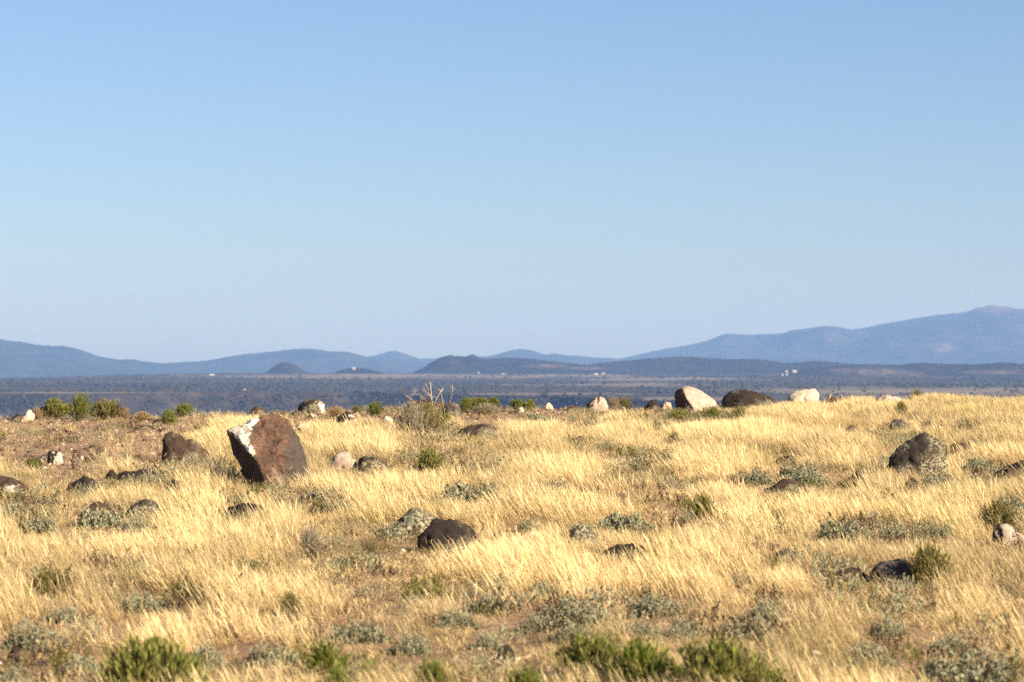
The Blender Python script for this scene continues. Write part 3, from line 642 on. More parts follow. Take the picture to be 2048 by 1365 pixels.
R(1150, 1172, 872, 884, 'brown', 'tiny brown stone in the tall grass below the middle of the crest')

# ------------------------------------------------------------------ shrubs and sage
def leaves(P, D, L, Wd, r):
    """diamond leaves at P pointing along D"""
    n = len(P); D = D / (np.linalg.norm(D, axis=1)[:, None] + 1e-9)
    S = np.cross(D, r.normal(size=(n, 3))); S /= np.linalg.norm(S, axis=1)[:, None] + 1e-9
    L = np.broadcast_to(np.asarray(L, float), (n,))[:, None]; Wd = np.broadcast_to(np.asarray(Wd, float), (n,))[:, None]
    mid = P + D * L * 0.5
    V = np.stack([P, mid + S * Wd, P + D * L, mid - S * Wd], 1).reshape(-1, 3)
    return V, np.arange(n * 4).reshape(n, 4)
def stems_mesh(name, segs, mat):
    """thin three sided tapering stems; segs = (p0, p1, r0, r1)"""
    V = []; Fc = []
    for p0, p1, r0, r1 in segs:
        p0 = np.asarray(p0, float); p1 = np.asarray(p1, float); d = p1 - p0; d = d / (np.linalg.norm(d) + 1e-9)
        a = np.cross(d, (0.3, 0.9, 0.2)); a /= np.linalg.norm(a) + 1e-9; b = np.cross(d, a); k = len(V)
        for p, r in ((p0, r0), (p1, r1)):
            for j in range(3):
                t = j * 2.0944; V.append(p + r * (math.cos(t) * a + math.sin(t) * b))
        for j in range(3): Fc.append((k + j, k + (j + 1) % 3, k + 3 + (j + 1) % 3, k + 3 + j))
    return mesh(name, V, Fc, mat)
def shrub_data(kind, seed):
    """unit shrub (1 wide, 1 tall): leaf arrays and stem segments"""
    r = np.random.default_rng(seed); segs = []
    if kind in ('broom', 'grey'):
        ns = 300 if kind == 'broom' else 220; nl = 17 if kind == 'broom' else 9
        az = r.uniform(0, 6.283, ns); th = np.clip(np.abs(r.normal(0, 0.55, ns)), 0, 1.2)
        lump = 1 + 0.22 * np.sin(az * 3 + seed) + 0.14 * np.sin(az * 5 + 2 * seed)
        ln = (0.45 + 0.55 * r.random(ns) ** 0.7) * (1 - 0.15 * th) * (0.72 + 0.28 * lump)
        d = np.stack([np.sin(th) * np.cos(az), np.sin(th) * np.sin(az), np.cos(th)], -1)
        b = np.stack([r.normal(0, .09, ns), r.normal(0, .09, ns), np.zeros(ns)], -1)
        tip = b + d * ln[:, None] * np.array([0.78, 0.78, 1.0])
        P = []; Dr = []; 
        for i in range(ns):
            if i % 2 == 0: segs.append((b[i], tip[i], 0.006, 0.002))
            t = r.uniform(0.30 if kind == 'broom' else 0.45, 1.0, nl) ** 0.8
            P.append(b[i] + (tip[i] - b[i]) * t[:, None] + r.normal(0, .008, (nl, 3))); Dr.append(d[i] + r.normal(0, .33, (nl, 3)) + (0, 0, .25))
        P = np.concatenate(P); Dr = np.concatenate(Dr); L = r.uniform(.05, .10, len(P)); Wd = L * (0.13 if kind == 'broom' else .08)
    elif kind == 'round':
        C = []
        for i in range(26):
            a = r.uniform(0, 6.283); t = np.arccos(r.uniform(0.05, 1)); q = r.uniform(.55, .8)
            C.append((.5 * q * math.sin(t) * math.cos(a), .5 * q * math.sin(t) * math.sin(a), .12 + .72 * q * math.cos(t)))
        P = []; Dr = []
        for c in C:
            n = 230; dd = r.normal(size=(n, 3)); dd /= np.linalg.norm(dd, axis=1)[:, None]; rad = r.uniform(.35, 1, n) ** .5 * r.uniform(.10, .17)
            P.append(np.array(c) + dd * rad[:, None] * np.array([1, 1, 1.15])); Dr.append(dd + (0, 0, .7) + r.normal(0, .3, (n, 3)))
            segs.append(((0, 0, 0), c, .016, .005))
        P = np.concatenate(P); Dr = np.concatenate(Dr); k = P[:, 2] > 0.0; P = P[k]; Dr = Dr[k]; L = r.uniform(.04, .085, len(P)); Wd = L * .2
    else:  # sage cushion
        P = []; Dr = []
        ns = 330
        rr = np.sqrt(r.random(ns)) * .5; az = r.uniform(0, 6.283, ns); rr = rr * (1 + .25 * np.sin(az * 3 + seed) + .15 * np.sin(az * 7 + seed))
        hgt = (1 - (rr / .62) ** 2).clip(.12, 1) * r.uniform(.55, 1.05, ns) * (0.75 + 0.25 * np.sin(rr * 17 + az * 2 + seed))
        for i in range(ns):
            bx_ = np.array([rr[i] * math.cos(az[i]), rr[i] * math.sin(az[i]), 0]); ld = np.array([.5 * bx_[0], .5 * bx_[1], 1.0]) + r.normal(0, .22, 3); ld /= np.linalg.norm(ld)
            top = bx_ + ld * hgt[i] * np.array([.35, .35, 1]); low = bx_ * .12
            if i % 3 == 0: segs.append((low, top, .007, .003))
            nl = 13; t = r.uniform(.15, 1.02, nl)
            P.append(bx_ + (top - bx_) * t[:, None]); Dr.append(ld * .9 + r.normal(0, .55, (nl, 3)))
        P = np.concatenate(P); Dr = np.concatenate(Dr); L = r.uniform(.04, .075, len(P)); Wd = L * .26
    return P, Dr, L, Wd, segs, r
_sh = {}
def shrub_mesh(kind, mat, seed, aspect):
    key = (kind, mat, seed, aspect)
    if key not in _sh:
        P, Dr, L, Wd, segs, r = shrub_data(kind, seed)
        A = np.array([1, 1, aspect]); V, Fq = leaves(P * A, Dr, L, Wd, r)
        me = mesh('foliage', V, Fq, M[mat]); j = np.repeat(np.clip(r.normal(.5, .25, len(P)), 0, 1), 4); fattr(me, 'jit', j)
        st = stems_mesh('stems', [(np.asarray(a) * A, np.asarray(b) * A, c, d) for a, b, c, d in segs], M['twig'])
        _sh[key] = (me, st)
    return _sh[key]
def shrub(x0, x1, r0, r1, kind, mat, label, name='shrub', cat='shrub', group='shrubs on the rise', seed=None, dback=0.0):
    seed = seed if seed is not None else int(x0 + r0) % 3
    xc = (x0 + x1) / 2; gx, d, gz = on_ground(xc, r1); d += dback; gx = (xc - CX) / F * d; gz = float(ground_z(gx, d)) + CZ
    w = (x1 - x0) / F * d; h = ((HOR - r0) / F * d - (gz - CZ)) * (1.0 if r1 < 1340 else .88)
    asp = min((0.25, 0.35, 0.5, 0.7, 0.9, 1.15, 1.4), key=lambda q: abs(q - h / w))
    fo, st = shrub_mesh(kind, mat, seed, asp)
    e = bpy.data.objects.new(name, None); COL.objects.link(e); e.location = (gx, d, gz - 0.01); e.empty_display_size = .1
    k = w * (1.14 if kind != 'broom' else 1.2); e.scale = (k, k, k * (h / w) / asp * (1.22 if kind == 'round' else 1.1)); e.rotation_euler[2] = (x0 * 1.7) % 6.28
    link('foliage', fo, e); link('stems', st, e)
    tag(e, label, cat, group)
    q = .34 if r1 < 1300 else .12
    FOOT.append((gx, d, w * q, w * q)); BOXES.append((x0, x1, r0, r1, .3 if r1 < 1300 else .75)); return e
S = shrub
S(82, 141, 802, 840, 'round', 'green', 'dark green round shrub, leftmost of the three on the left skyline')
S(139, 183, 799, 842, 'broom', 'bright', 'tall green shrub, middle of the three on the left skyline', seed=1)
S(181, 243, 809, 840, 'broom', 'olive', 'wide olive shrub, right one of the three on the left skyline', seed=2)
S(240, 260, 821, 840, 'broom', 'dry', 'small yellowed tuft beside the wide olive shrub', name='dry_shrub')
S(64, 84, 820, 842, 'broom', 'dry', 'dry yellow tuft between the white rock and the dark green shrub', name='dry_shrub')
S(321, 354, 827, 852, 'broom', 'bright', 'small bright green shrub alone on the left sand', seed=0)
S(350, 386, 814, 833, 'broom', 'bright', 'small green shrub on the crest above the one on the sand', seed=1)
S(270, 300, 828, 842, 'broom', 'dry', 'pale dry tuft on the crest between the olive and small green shrubs', name='dry_shrub')
S(225, 258, 839, 858, 'grey', 'dry', 'brown dry bush on the sand below the olive shrub', name='dry_shrub')
S(386, 437, 843, 864, 'grey', 'dry', 'brown dry bush left of the big boulder top', name='dry_shrub')
S(735, 764, 809, 834, 'broom', 'bright', 'small round green shrub left of the big dry shrub on the crest', seed=2)
S(703, 720, 813, 827, 'broom', 'green', 'tiny green tuft above the dark pointed rock', seed=0)
S(918, 944, 801, 827, 'broom', 'bright', 'bright green shrub just right of the angular grey rock', seed=0)
S(934, 978, 795, 824, 'round', 'green', 'dense rounded green shrub on the crest, larger of a touching pair', seed=1)
S(973, 999, 797, 818, 'round', 'bright', 'smaller rounded green shrub touching the dense larger one', seed=2)
S(1021, 1049, 801, 822, 'round', 'bright', 'left shrub of the green twins on the crest', seed=0)
S(1044, 1071, 801, 822, 'round', 'green', 'right shrub of the green twins on the crest', seed=2)
S(945, 1000, 812, 828, 'grey', 'greybush', 'dry grey brush in front of the dense rounded shrub', name='dry_shrub')
S(784, 858, 814, 878, 'grey', 'greybush', 'grey stemmed left half of the big shrub on the crest', name='dry_shrub', seed=1)
S(806, 898, 818, 874, 'grey', 'olive', 'big green shrub under the dry branching stalks', seed=1)
S(876, 904, 832, 852, 'broom', 'green', 'little green tuft at the right of the big shrub', seed=2)
S(831, 890, 911, 958, 'broom', 'green', 'upright green shrub alone in the golden grass below the crest', seed=0)
S(1378, 1434, 1002, 1044, 'broom', 'green', 'green shrub in the grass right of centre, larger of two', seed=1)
S(1435, 1462, 1017, 1042, 'broom', 'olive', 'small olive tuft right of the larger green shrub', seed=2)
S(1541, 1584, 1023, 1052, 'broom', 'green', 'short green shrub right of the olive tuft', seed=0)
S(590, 656, 1056, 1120, 'grey', 'greybush', 'grey twiggy bush in the grass below the big boulder', name='dry_shrub', seed=0)
S(205, 400, 1300, 1392, 'broom', 'green', 'large green shrub at the bottom left', seed=0)
S(606, 690, 1292, 1352, 'broom', 'bright', 'yellow green shrub near the bottom, left of centre', seed=1)
S(1116, 1250, 1278, 1362, 'broom', 'green', 'green shrub at the bottom, leftmost of three right of centre', seed=2)
S(1226, 1345, 1292, 1392, 'broom', 'bright', 'bright green shrub at the bottom, middle of three', seed=0)
S(1345, 1530, 1298, 1402, 'broom', 'green', 'wide green shrub at the bottom, rightmost of three', seed=1)
S(828, 896, 1322, 1400, 'broom', 'bright', 'green shrub cut by the bottom edge near the middle', seed=2)
S(640, 706, 1336, 1405, 'broom', 'bright', 'green tuft cut by the bottom edge below the yellow green shrub', seed=0)
S(1496, 1580, 1338, 1410, 'broom', 'green', 'green shrub cut by the bottom edge right of the wide one', seed=2)
S(1010, 1090, 1342, 1405, 'broom', 'bright', 'yellowish green shrub cut by the bottom edge left of the three', seed=1)
S(1816, 1900, 1108, 1175, 'broom', 'olive', 'olive green shrub right of the grey brown rock', seed=0)
S(70, 132, 1148, 1195, 'broom', 'olive', 'olive shrub among sage at lower left', seed=1)
S(330, 420, 1165, 1215, 'grey', 'olive', 'faded olive bush in the grass at lower left', seed=2)
S(560, 602, 1192, 1230, 'broom', 'olive', 'small olive tuft under curved straws, left of centre', seed=0)
S(52, 86, 918, 936, 'round', 'green', 'low green cushion left of the dark block on the gravel', seed=0)
S(1965, 2030, 1015, 1062, 'broom', 'olive', 'olive tuft behind the pinkish stone at the right edge', seed=1)
S(1400, 1450, 818, 842, 'grey', 'green', 'green grass clump below the pale slab boulder', seed=1)
S(1330, 1382, 822, 846, 'grey', 'green', 'green grass clump left below the pale slab boulder', seed=0)
S(1455, 1500, 818, 842, 'grey', 'bright', 'bright green clump below the long dark boulder', seed=2)
S(1236, 1262, 800, 818, 'broom', 'olive', 'small olive shrub right of the mottled skyline rock', seed=1)
S(1214, 1240, 797, 820, 'grey', 'dry', 'dry tuft touching the mottled skyline rock', name='dry_shrub', seed=1)
S(1820, 1850, 787, 806, 'broom', 'olive', 'green tuft on the right skyline beyond the broken pale rock', seed=0)
S(1790, 1815, 808, 838, 'broom', 'olive', 'upright yellow green tuft above the small grey striped rock', seed=2)
S(1840, 1872, 842, 866, 'grey', 'greybush', 'grey green bush right of the small grey striped rock', seed=2)
S(1820, 1844, 826, 846, 'grey', 'greybush', 'dark little bush above right of the small grey striped rock', seed=1)
S(648, 690, 815, 836, 'grey', 'dry', 'dry brush right of the dark lichened skyline rock', name='dry_shrub', seed=0)
S(1335, 1362, 870, 896, 'broom', 'olive', 'small olive tuft in the high grass below the pale slab boulder', seed=0)
S(622, 650, 1006, 1030, 'broom', 'olive', 'yellow green tuft right of the dark oval rock', seed=1)
S(720, 765, 1075, 1125, 'grey', 'olive', 'yellowish tuft left of the pyramid shaped rock', seed=0)

def sage(x0, x1, r0, r1, label, seed=None):
    return shrub(x0, x1, r0, r1, 'sage', 'sage', label, name='sage_cushion', cat='sagebrush', group='silver sage cushions', seed=seed if seed is not None else int(x0) % 5)
for a in [(888, 1012, 966, 1006, 'wide silver sage cushion below the upright green shrub'),
          (446, 502, 993, 1018, 'silver sage directly above the dark oval rock'),
          (150, 240, 1018, 1056, 'silver sage patch below the low brown rock at left'),
          (246, 312, 1034, 1068, 'silver sage below the dark dome rock with lichen flecks'),
          (1036, 1080, 1036, 1066, 'sage cushion right of the dark broken rock'),
          (1198, 1300, 1026, 1062, 'long sage cushion above the low dark mound'),
          (1358, 1394, 1020, 1050, 'small sage left of the larger green shrub right of centre'),
          (1638, 1726, 1036, 1084, 'pale sage cushion right of the short green shrub'),
          (1768, 1814, 1046, 1074, 'small dark sage cushion right of the pale one'),
          (1858, 1904, 1042, 1076, 'dark sage cushion above the olive shrub by the grey brown rock'),
          (1092, 1188, 1192, 1250, 'tall silver sage, biggest in the centre foreground'),
          (1040, 1100, 1225, 1262, 'sage just left of the biggest centre sage'),
          (1110, 1180, 1240, 1285, 'sage right in front of the biggest centre sage'),
          (1262, 1356, 1186, 1232, 'broad silver sage right of the biggest centre sage'),
          (1244, 1310, 1236, 1274, 'sage below the broad one right of centre, left of a pair'),
          (1336, 1420, 1236, 1276, 'sage below the broad one right of centre, right of a pair'),
          (664, 766, 1238, 1282, 'long sage bank over bare red soil left of centre'),
          (786, 862, 1262, 1308, 'sage right of the long bank left of centre'),
          (950, 1004, 1264, 1296, 'compact dark green sage above the dark round stone'),
          (948, 1010, 1188, 1226, 'sage over dark soil left of the biggest centre sage, upper'),
          (880, 950, 1216, 1254, 'sage over dark soil left of the biggest centre sage, lower'),
          (366, 444, 1286, 1338, 'sage between the large bottom left shrub and bare soil'),
          (430, 480, 1248, 1282, 'small sage above the bare soil at lower left of centre'),
          (500, 590, 1284, 1334, 'sage left of the yellow green shrub near the bottom'),
          (1500, 1566, 1196, 1240, 'dark sage right of centre, upper of two'),
          (1440, 1540, 1234, 1282, 'pale sage right of centre, lower of two'),
          (1748, 1806, 1228, 1272, 'sage cushion in grass at lower right'),
          (1850, 2014, 1288, 1370, 'big dark sage in the lower right corner'),
          (1862, 1935, 1268, 1310, 'smaller sage behind the big one in the lower right corner'),
          (20, 112, 1236, 1300, 'sage at the left edge of the lower foreground'),
          (246, 330, 1184, 1222, 'sage on bare soil at lower left, above the large green shrub'),
          (92, 158, 1206, 1248, 'sage below the olive shrub at lower left'),
          (1986, 2060, 992, 1026, 'grey sage at the right edge above the pinkish stone'),
          (1560, 1634, 924, 966, 'silver sage left of the brown rock by the lichen dome'),
          (1484, 1540, 938, 972, 'silver sage left above the flat dark red rock'),
          (1590, 1650, 944, 974, 'sage touching the right end of the flat red rock'),
          (1925, 1992, 912, 948, 'silver sage between the brown stone and the right edge rock'),
          (1850, 1912, 946, 982, 'silver sage at the right foot of the lichen dome'),
          (0, 60, 1005, 1040, 'silver sage at the left edge below the broad brown rock'),
          (40, 110, 1030, 1066, 'sage at left, below the one at the edge'),
          (620, 690, 976, 1006, 'low sage in the grass right below the big boulder'),
          (1060, 1110, 1160, 1190, 'small sage above the biggest centre sage'),
          (0, 60, 1320, 1375, 'sage in the lower left corner'),
          (120, 200, 1300, 1350, 'sage left of the large bottom left shrub'),
          (1300, 1350, 846, 868, 'pale sage in the high grass below the skyline slab'),
          (1040, 1090, 826, 846, 'green grey sage below the white stone on the crest'),
          (1700, 1780, 1280, 1330, 'sage in the grass left of the lower right corner'),
          (1455, 1505, 1140, 1172, 'small dark sage in the right half below the flat red rock'),
          (1140, 1192, 1046, 1072, 'sage on top of the lichen grown hump')]:
    sage(*a[:4], a[4])

# ------------------------------------------------------------------ dry branching stalks on the crest and loose straws
def tube(name, pts, r0, r1, mat, parent, n=5):
    V = []; Fc = []; m = len(pts)
    for i, p in enumerate(pts):
        p = np.array(p, float); a = np.array(pts[min(i + 1, m - 1)], float) - np.array(pts[max(i - 1, 0)], float); a /= np.linalg.norm(a) + 1e-9
        u_ = np.cross(a, (0.1, 1, 0.1)); u_ /= np.linalg.norm(u_) + 1e-9; v_ = np.cross(a, u_); r = r0 + (r1 - r0) * i / (m - 1)
        for j in range(n): V.append(p + r * (math.cos(j * 6.2832 / n) * u_ + math.sin(j * 6.2832 / n) * v_))
        if i: 
            for j in range(n):
                k = (i - 1) * n; Fc.append((k + j, k + (j + 1) % n, k + n + (j + 1) % n, k + n + j))
    Fc.append(tuple(range(n))[::-1]); Fc.append(tuple(range((m - 1) * n, m * n)))
    return link(name, mesh(name, V, Fc, mat, True), parent)
gx, gd, gz = on_ground(862, 858)
st = bpy.data.objects.new('dry_stalk_plant', None); COL.objects.link(st); st.location = (gx, gd, gz)
tag(st, 'dead pale branching stalks standing against the far plain on the crest', 'dry plant')
def lp(px, row, dy=0.0):
    p = at(px, row, gd + dy); return (p.x - gx, p.y - gd, p.z - gz)
r_ = random.Random(4)
for pts, ra in [([(868, 858), (866, 820), (864, 800), (862, 782), (860, 765)], .011), ([(864, 800), (858, 788), (854, 775), (851, 767)], .006), ([(862, 778), (863, 768), (862, 765)], .004),
                ([(862, 790), (856, 791), (848, 795), (843, 801)], .007), ([(857, 790), (852, 784), (849, 779), (845, 780)], .005), ([(851, 788), (846, 793), (842, 797)], .004),
                ([(850, 786), (846, 780), (842, 777)], .003), ([(866, 795), (871, 793)], .004),
                ([(850, 830), (846, 812), (842, 798), (839, 788), (836, 781)], .007), ([(840, 790), (831, 789), (823, 790), (817, 795)], .005), ([(829, 806), (822, 799), (816, 794), (811, 791)], .006),
                ([(829, 790), (830, 779)], .003), ([(864, 806), (855, 808), (846, 806)], .005),
                ([(868, 812), (873, 798), (880, 786), (886, 779)], .008), ([(890, 832), (887, 812), (883, 790), (880, 782), (877, 777)], .006),
                ([(896, 815), (901, 802), (905, 788), (905, 770)], .004), ([(905, 786), (909, 780), (910, 775)], .003), ([(905, 782), (907, 775), (906, 772)], .003)]:
    dy = r_.uniform(-.12, .12)
    tube('stalk', [lp(a + r_.uniform(-.6, .6), b, dy + r_.uniform(-.03, .03)) for a, b in pts], ra * .75, ra * .5, M['straw'], st)
for q in range(26):
    a = r_.choice([(861, 772), (856, 790), (848, 780), (842, 797), (837, 783), (823, 790), (815, 794), (882, 785), (879, 781), (905, 778), (864, 796), (846, 793), (830, 784), (872, 798)])
    b = (a[0] + r_.uniform(-9, 9), a[1] - r_.uniform(2, 13)); m_ = ((a[0] + b[0]) / 2 + r_.uniform(-2, 2), (a[1] + b[1]) / 2); dy = r_.uniform(-.1, .1)
    tube('twig', [lp(*a, dy), lp(*m_, dy + .02), lp(*b, dy + .03)], .0035, .0015, M['straw'], st, 3)
def straw(pts, label):
    gx, gd, gz = on_ground(*pts[0]); o = bpy.data.objects.new('bent_straw', None); COL.objects.link(o); o.location = (gx, gd, gz)
    q = []
    for i, (a, b) in enumerate(pts):
        p = at(a, b, gd + 0.02 * i); q.append((p.x - gx, p.y - gd, p.z - gz))
    tube('stalk', q, .0035, .002, M['straw'], o); tag(o, label, 'straw', 'bent dry straws in the grass')
straw([(512, 1284), (535, 1268), (560, 1258), (585, 1250), (607, 1241)], 'long bent straw lying over the grass left of centre')
straw([(500, 1228), (520, 1219), (545, 1217), (570, 1222), (590, 1232)], 'arched dry straw above the long bent one')
straw([(872, 1110), (890, 1103), (908, 1097), (928, 1094)], 'pale straw in front of the dark broken rock')
straw([(0, 1124), (30, 1126), (55, 1122), (78, 1115)], 'pale straw lying in the grass at the left edge')
straw([(20, 1222), (40, 1216), (62, 1214), (66, 1205)], 'short bent straw among sage at lower left')

# ------------------------------------------------------------------ the bird
M['bird'] = None
t = NT('bird_feathers'); v_ = t.attr('belly'); t.color(t.mix(v_, (0.13, 0.085, 0.055), (0.55, 0.47, 0.38))); M['bird'] = t.m
M['beak'] = plain_mat('beak_horn', (0.05, 0.04, 0.03), 0.5); M['wingm'] = plain_mat('wing_feathers', (0.09, 0.06, 0.042))
pgx, pgd = perch.location.x, perch.location.y
bp = at(1657.5, 799, pgd - 0.02)
bird = bpy.data.objects.new('bird', None); COL.objects.link(bird); bird.location = (bp.x, bp.y, bp.z - 0.03)
tag(bird, 'small brown bird with a pale breast perched on the low rock', 'bird')
def lathe(pts, n=14, flat=1.0):
    """body swept along a bent spine: (x, z, radius, side factor)"""
    V = []; Fc = []; m = len(pts)
    for i, (x, z, r, w) in enumerate(pts):
        a = np.array((pts[min(i + 1, m - 1)][0] - pts[max(i - 1, 0)][0], 0, pts[min(i + 1, m - 1)][1] - pts[max(i - 1, 0)][1])); a = a / (np.linalg.norm(a) + 1e-9)
        nrm_ = np.array((-a[2], 0, a[0]))
        for j in range(n):
            q = j * 6.2832 / n; V.append(np.array((x, 0, z)) + r * math.cos(q) * nrm_ + r * w * math.sin(q) * np.array((0, 1, 0)))
        if i:
            for j in range(n):
                k = (i - 1) * n; Fc.append((k + j, k + (j + 1) % n, k + n + (j + 1) % n, k + n + j))
    Fc.append(tuple(range(n))[::-1]); Fc.append(tuple(range((m - 1) * n, m * n))); return np.array(V), Fc
SPB = [(-.075, -.005, .004, 2.2), (-.062, .006, .006, 2.2), (-.046, .020, .009, 1.6), (-.034, .034, .019, 1.0), (-.020, .050, .029, .95), (-.004, .068, .034, .95), (.010, .086, .032, .95),
       (.020, .102, .025, .95), (.026, .114, .020, .95), (.031, .124, .0205, .98), (.037, .134, .0195, 1), (.042, .142, .015, 1), (.046, .147, .008, 1), (.048, .149, .003, 1)]
V, Fc = lathe(SPB); me = mesh('body', V, Fc, M['bird'], True)
ax_ = np.array([(p[0], p[1]) for p in SPB]).repeat(14, 0); fattr(me, 'belly', sstep(-.006, .012, (V[:, 0] - ax_[:, 0]) - .5 * (V[:, 2] - ax_[:, 1])) * sstep(.02, .04, V[:, 2]))
link('body', me, bird)
for sgn in (-1, 1):
    V, Fc = lathe([(-.066, .012, .002, 1), (-.045, .030, .010, .35), (-.022, .056, .020, .35), (-.004, .078, .022, .35), (.010, .094, .014, .35), (.016, .102, .004, .4)], 10)
    V[:, 1] += sgn * .030; link('wing', mesh('wing', V, Fc, M['wingm'], True), bird)
    tube('leg', [(.004, sgn * .012, .045), (.006, sgn * .013, .02), (.004, sgn * .013, .003), (.016, sgn * .014, .0)], .0025, .0018, M['beak'], bird)
    bm = bmesh.new(); bmesh.ops.create_icosphere(bm, subdivisions=2, radius=.0032); em = bpy.data.meshes.new('eye'); bm.to_mesh(em); bm.free(); em.materials.append(M['beak'])
    link('eye', em, bird, (.042, sgn * .0175, .138))
tube('beak', [(.046, 0, .140), (.056, 0, .1395), (.066, 0, .136)], .005, .0008, M['beak'], bird)

# ------------------------------------------------------------------ grass, low sage cover, pebbles
def tuft(seed, nb, h, spread, lean, wid):
    r = np.random.default_rng(seed); V = []; Fc = []; A = []; J = []
    for i in range(nb):
        a = r.uniform(0, 6.283); rr = abs(r.normal(0, spread)); b = np.array((rr * math.cos(a), rr * math.sin(a), -.02))
        ln = h * r.uniform(.5, 1.12); 
        ld = np.array((-lean + r.normal(0, .13) + .5 * rr * math.cos(a) / max(spread, .01) * .12, r.normal(0, .15), 1.0))
        if r.random() < .14: ld = np.array((r.normal(-.2, .5), r.normal(0, .5), .9))      # stray and broken stems
        ld /= np.linalg.norm(ld); cur = np.array((-1, r.normal(0, .4), -.25)) * ln * abs(r.normal(.10, .08))
        side = np.cross(ld, (r.normal(), r.normal(), .2)); side /= np.linalg.norm(side); w = wid * r.uniform(.7, 1.3); j = r.random(); k = len(V)
        prof = ((0, .9), (.45, .8), (.78, 1.25 if r.random() < .6 else .55), (1.0, 0.15))
        for t_, ww in prof:
            p = b + ld * ln * t_ + cur * t_ * t_
            V += [p - side * w * ww * .5, p + side * w * ww * .5]; A += [t_, t_]; J += [j, j]
        Fc += [(k + 2 * q, k + 2 * q + 1, k + 2 * q + 3, k + 2 * q + 2) for q in range(3)]
    me = mesh('tuft', V, Fc, M['grass']); fattr(me, 'along', A); fattr(me, 'jit', J); return me
TV = [tuft(200 + i, 30, .25, .13, .34, .0032) for i in range(7)] + [tuft(220 + i, 26, .18, .12, .28, .0032) for i in range(4)] + [tuft(230 + i, 22, .10, .10, .15, .0034) for i in range(3)]
N = 100000
dd = np.sqrt(rng.uniform(0, 1, N) * (66 ** 2 - 10 ** 2) + 10 ** 2); xx = rng.uniform(-1, 1, N) * (.205 * dd + 2.2)
zz = ground_z(xx, dd); px, rw = px_of(xx, dd, zz)
foot = np.array(FOOT)
def clear(xx, dd, pad=1.0):
    ok = np.ones(len(xx), bool)
    for fx, fd, rx, ry in foot: ok &= (((xx - fx) / (rx * pad)) ** 2 + ((dd - fd) / (ry * pad)) ** 2) > 1
    return ok
den = grass_density(px, rw)
bunch = fbm(xx * 1.3, dd * .38, s=91, o=3); den = den * np.clip(1.1 + .75 * bunch, .3, 1.5)
keep = (rng.random(N) < den * 0.95) & clear(xx, dd)
xx, dd, zz, px, rw, den, bunch = [q[keep] for q in (xx, dd, zz, px, rw, den, bunch)]; n = len(xx)
hgt = np.clip(.55 + .45 * den + rng.normal(0, .14, n) + .28 * bunch, .35, 1.4)
GREEN = [(1400, 832, 120, 14), (660, 1012, 30, 20), (560, 1010, 20, 12), (1350, 1120, 40, 14), (870, 1290, 70, 40), (1720, 1330, 140, 40), (760, 1060, 30, 30), (620, 900, 14, 40), (1210, 1330, 240, 40), (1900, 1060, 30, 40), (1790, 1040, 50, 20), (690, 1130, 20, 40)]
for x0, x1, r0, r1, k in BOXES:
    inn = (px > x0 - 6) & (px < x1 + 6) & (rw > r1 - .5 * (r1 - r0)) & (rw < r1 + 70)
    lim = (rw - r1 + k * (r1 - r0) * rng.uniform(.3, 2.2, n)) / F * dd / .25
    hgt = np.where(inn, np.minimum(hgt, np.maximum(lim, .12)), hgt)
tint = np.clip(rng.normal(.06, .10, n) + .3 * np.maximum(fbm(px / 50., rw / 24., s=53, o=3) - .25, 0), 0, .9)
for cx, cy, rx, ry in GREEN: tint = np.maximum(tint, .7 * np.clip(1.3 - np.hypot((px - cx) / rx, (rw - cy - 8) / ry), 0, 1) * rng.uniform(.3, 1, n))
var = np.where(den > .55, rng.integers(0, 9, n), rng.integers(5, 14, n)); hgt = hgt * np.interp(dd, [13, 24, 40], [.66, .82, 1.0])
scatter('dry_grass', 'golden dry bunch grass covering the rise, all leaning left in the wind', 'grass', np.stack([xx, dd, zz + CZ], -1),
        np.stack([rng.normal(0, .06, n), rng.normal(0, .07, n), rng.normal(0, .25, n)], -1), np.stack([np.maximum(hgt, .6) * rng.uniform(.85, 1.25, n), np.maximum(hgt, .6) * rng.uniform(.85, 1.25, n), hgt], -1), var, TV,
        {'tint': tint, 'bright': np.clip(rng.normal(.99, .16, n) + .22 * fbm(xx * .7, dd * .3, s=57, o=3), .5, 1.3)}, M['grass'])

# short dead straw carpet under and between the bunches
N = 80000
dd = np.sqrt(rng.uniform(0, 1, N) * (64 ** 2 - 10 ** 2) + 10 ** 2); xx = rng.uniform(-1, 1, N) * (.2 * dd + 1.8); zz = ground_z(xx, dd); px, rw = px_of(xx, dd, zz)
keep = (rng.random(N) < (.8 - .74 * bare_mask(px, rw)) * np.clip(.8 + .8 * fbm(xx * 1.1, dd * .6, s=95, o=3), .12, 1)) & clear(xx, dd, .9)
xx, dd, zz = xx[keep], dd[keep], zz[keep]; n = len(xx); hg = rng.uniform(.35, 1.0, n) * np.interp(dd, [13, 24, 40], [.75, .9, 1.0])
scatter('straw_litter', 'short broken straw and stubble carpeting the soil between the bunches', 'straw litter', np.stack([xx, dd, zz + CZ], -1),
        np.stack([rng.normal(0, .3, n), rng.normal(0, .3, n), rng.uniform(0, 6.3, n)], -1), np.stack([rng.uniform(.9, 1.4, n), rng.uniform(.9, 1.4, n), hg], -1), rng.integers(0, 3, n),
        [tuft(260 + i, 24, .085, .11, .2, .0034) for i in range(3)], {'tint': np.clip(rng.normal(.05, .10, n), 0, .6), 'bright': np.clip(rng.normal(.74, .18, n), .35, 1.1)}, M['grass'])

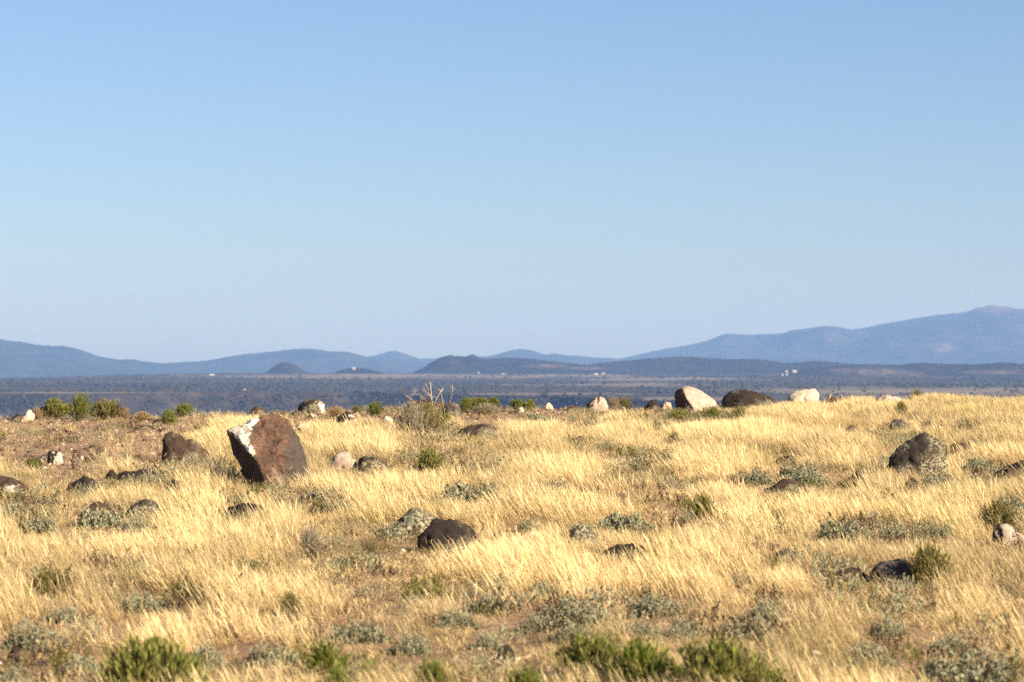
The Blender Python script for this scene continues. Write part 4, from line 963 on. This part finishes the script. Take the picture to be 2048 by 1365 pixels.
# low sage and forbs between the tufts
def sprig(seed, mat):
    r = np.random.default_rng(seed); P = []; Dr = []
    for i in range(14):
        b = np.append(r.normal(0, .045, 2), 0); h = r.uniform(.03, .085); ld = np.append(r.normal(0, .3, 2), 1.0); nl = 15
        P.append(b + ld * (r.uniform(.2, 1, nl) * h)[:, None]); Dr.append(ld + r.normal(0, .6, (nl, 3)))
    P = np.concatenate(P); V, Fq = leaves(P, np.concatenate(Dr), r.uniform(.009, .02, len(P)), r.uniform(.002, .0038, len(P)), r)
    me = mesh('sprig', V, Fq, M[mat]); fattr(me, 'jit', np.repeat(r.random(len(P)), 4)); return me
N = 25000
dd = np.sqrt(rng.uniform(0, 1, N) * (64 ** 2 - 10 ** 2) + 10 ** 2); xx = rng.uniform(-1, 1, N) * (.2 * dd + 1.5); zz = ground_z(xx, dd); px, rw = px_of(xx, dd, zz)
den = np.clip(1.05 - grass_density(px, rw), 0, 1) * (1 - .93 * bare_mask(px, rw)) * np.clip(.55 + 1.1 * fbm(xx * .8, dd * .45, s=81, o=3), .03, 1)
keep = (rng.random(N) < .8 * den + .10 * (fbm(xx * 1.3, dd * .38, s=91, o=3) < .1) * (1 - .7 * bare_mask(px, rw))) & clear(xx, dd, .8); xx, dd, zz, px, rw = [q[keep] for q in (xx, dd, zz, px, rw)]; n = len(xx); sc_ = rng.uniform(.7, 1.7, n) * (1 + .5 * (rng.random(n) < .15))
scatter('sage_ground_cover', 'low grey green sage sprigs and herbs between the grass tufts', 'ground cover', np.stack([xx, dd, zz + CZ], -1),
        np.stack([np.zeros(n), np.zeros(n), rng.uniform(0, 6.3, n)], -1), np.stack([sc_, sc_, sc_], -1), rng.choice(7, n, p=[.17, .17, .12, .15, .05, .08, .26]),
        [sprig(300, 'sage'), sprig(301, 'sage'), sprig(302, 'sage'), sprig(303, 'olive'), sprig(304, 'green'), sprig(305, 'dry'), sprig(306, 'dead')], {}, M['sage'])
def pebble_mat():
    t = NT('pebble'); k = t.attr('tint', 'INSTANCER')
    t.color(t.ramp(k, [(0, (.045, .032, .026)), (.4, (.20, .12, .075)), (.7, (.44, .28, .18)), (1, (.70, .56, .43))])); return t.m
M['pebble'] = pebble_mat()
N = 26000
dd = np.sqrt(rng.uniform(0, 1, N) * (64 ** 2 - 12 ** 2) + 12 ** 2); xx = rng.uniform(-1, 1, N) * (.2 * dd + 1.5); zz = ground_z(xx, dd); px, rw = px_of(xx, dd, zz)
keep = rng.random(N) < .05 + .55 * bare_mask(px, rw); xx, dd = xx[keep], dd[keep]
fr = foot[rng.integers(0, len(foot), 2600)]; an = rng.uniform(0, 6.283, 2600); ra_ = rng.uniform(.9, 2.2, 2600)
xx = np.concatenate([xx, fr[:, 0] + np.cos(an) * fr[:, 2] * ra_]); dd = np.concatenate([dd, fr[:, 1] + np.sin(an) * fr[:, 3] * ra_]); zz = ground_z(xx, dd); n = len(xx); sz = .010 + .018 * rng.random(n) ** 3 + .045 * (rng.random(n) < .10) * rng.random(n) * np.interp(dd, [14, 30], [.5, 1])
scatter('pebbles', 'loose pebbles and gravel strewn over the bare reddish soil', 'pebbles', np.stack([xx, dd, zz + CZ], -1), rng.uniform(0, 6.3, (n, 3)) * np.array([.15, .15, 1]),
        np.stack([sz * rng.uniform(1, 1.7, n), sz * rng.uniform(1, 1.5, n), sz * rng.uniform(.6, 1.1, n)], -1), rng.integers(0, 4, n), [blob(40 + i, M['pebble'], 1) for i in range(4)], {'tint': rng.random(n) ** 1.2 * np.where(sz > .03, .4, 1)}, M['pebble'])

# ------------------------------------------------------------------ haze: the air between here and the mountains
hm = bpy.data.materials.new('haze_air'); hm.use_nodes = True; hn = hm.node_tree.nodes; hn.clear()
ho = hn.new('ShaderNodeOutputMaterial'); hv = hn.new('ShaderNodeVolumePrincipled'); hm.node_tree.links.new(hv.outputs[0], ho.inputs['Volume'])
hv.inputs['Color'].default_value = (0.22, 0.42, 0.90, 1); hv.inputs['Density'].default_value = 5.0e-5; hv.inputs['Absorption Color'].default_value = (0.5, 0.44, 0.2, 1); hv.inputs['Anisotropy'].default_value = 0.0
tag(link('haze', boxmesh('haze', -20000, 20000, -300, 36000, -230, 640, hm)), 'thin blue air haze over the plain', 'haze', kind='stuff')
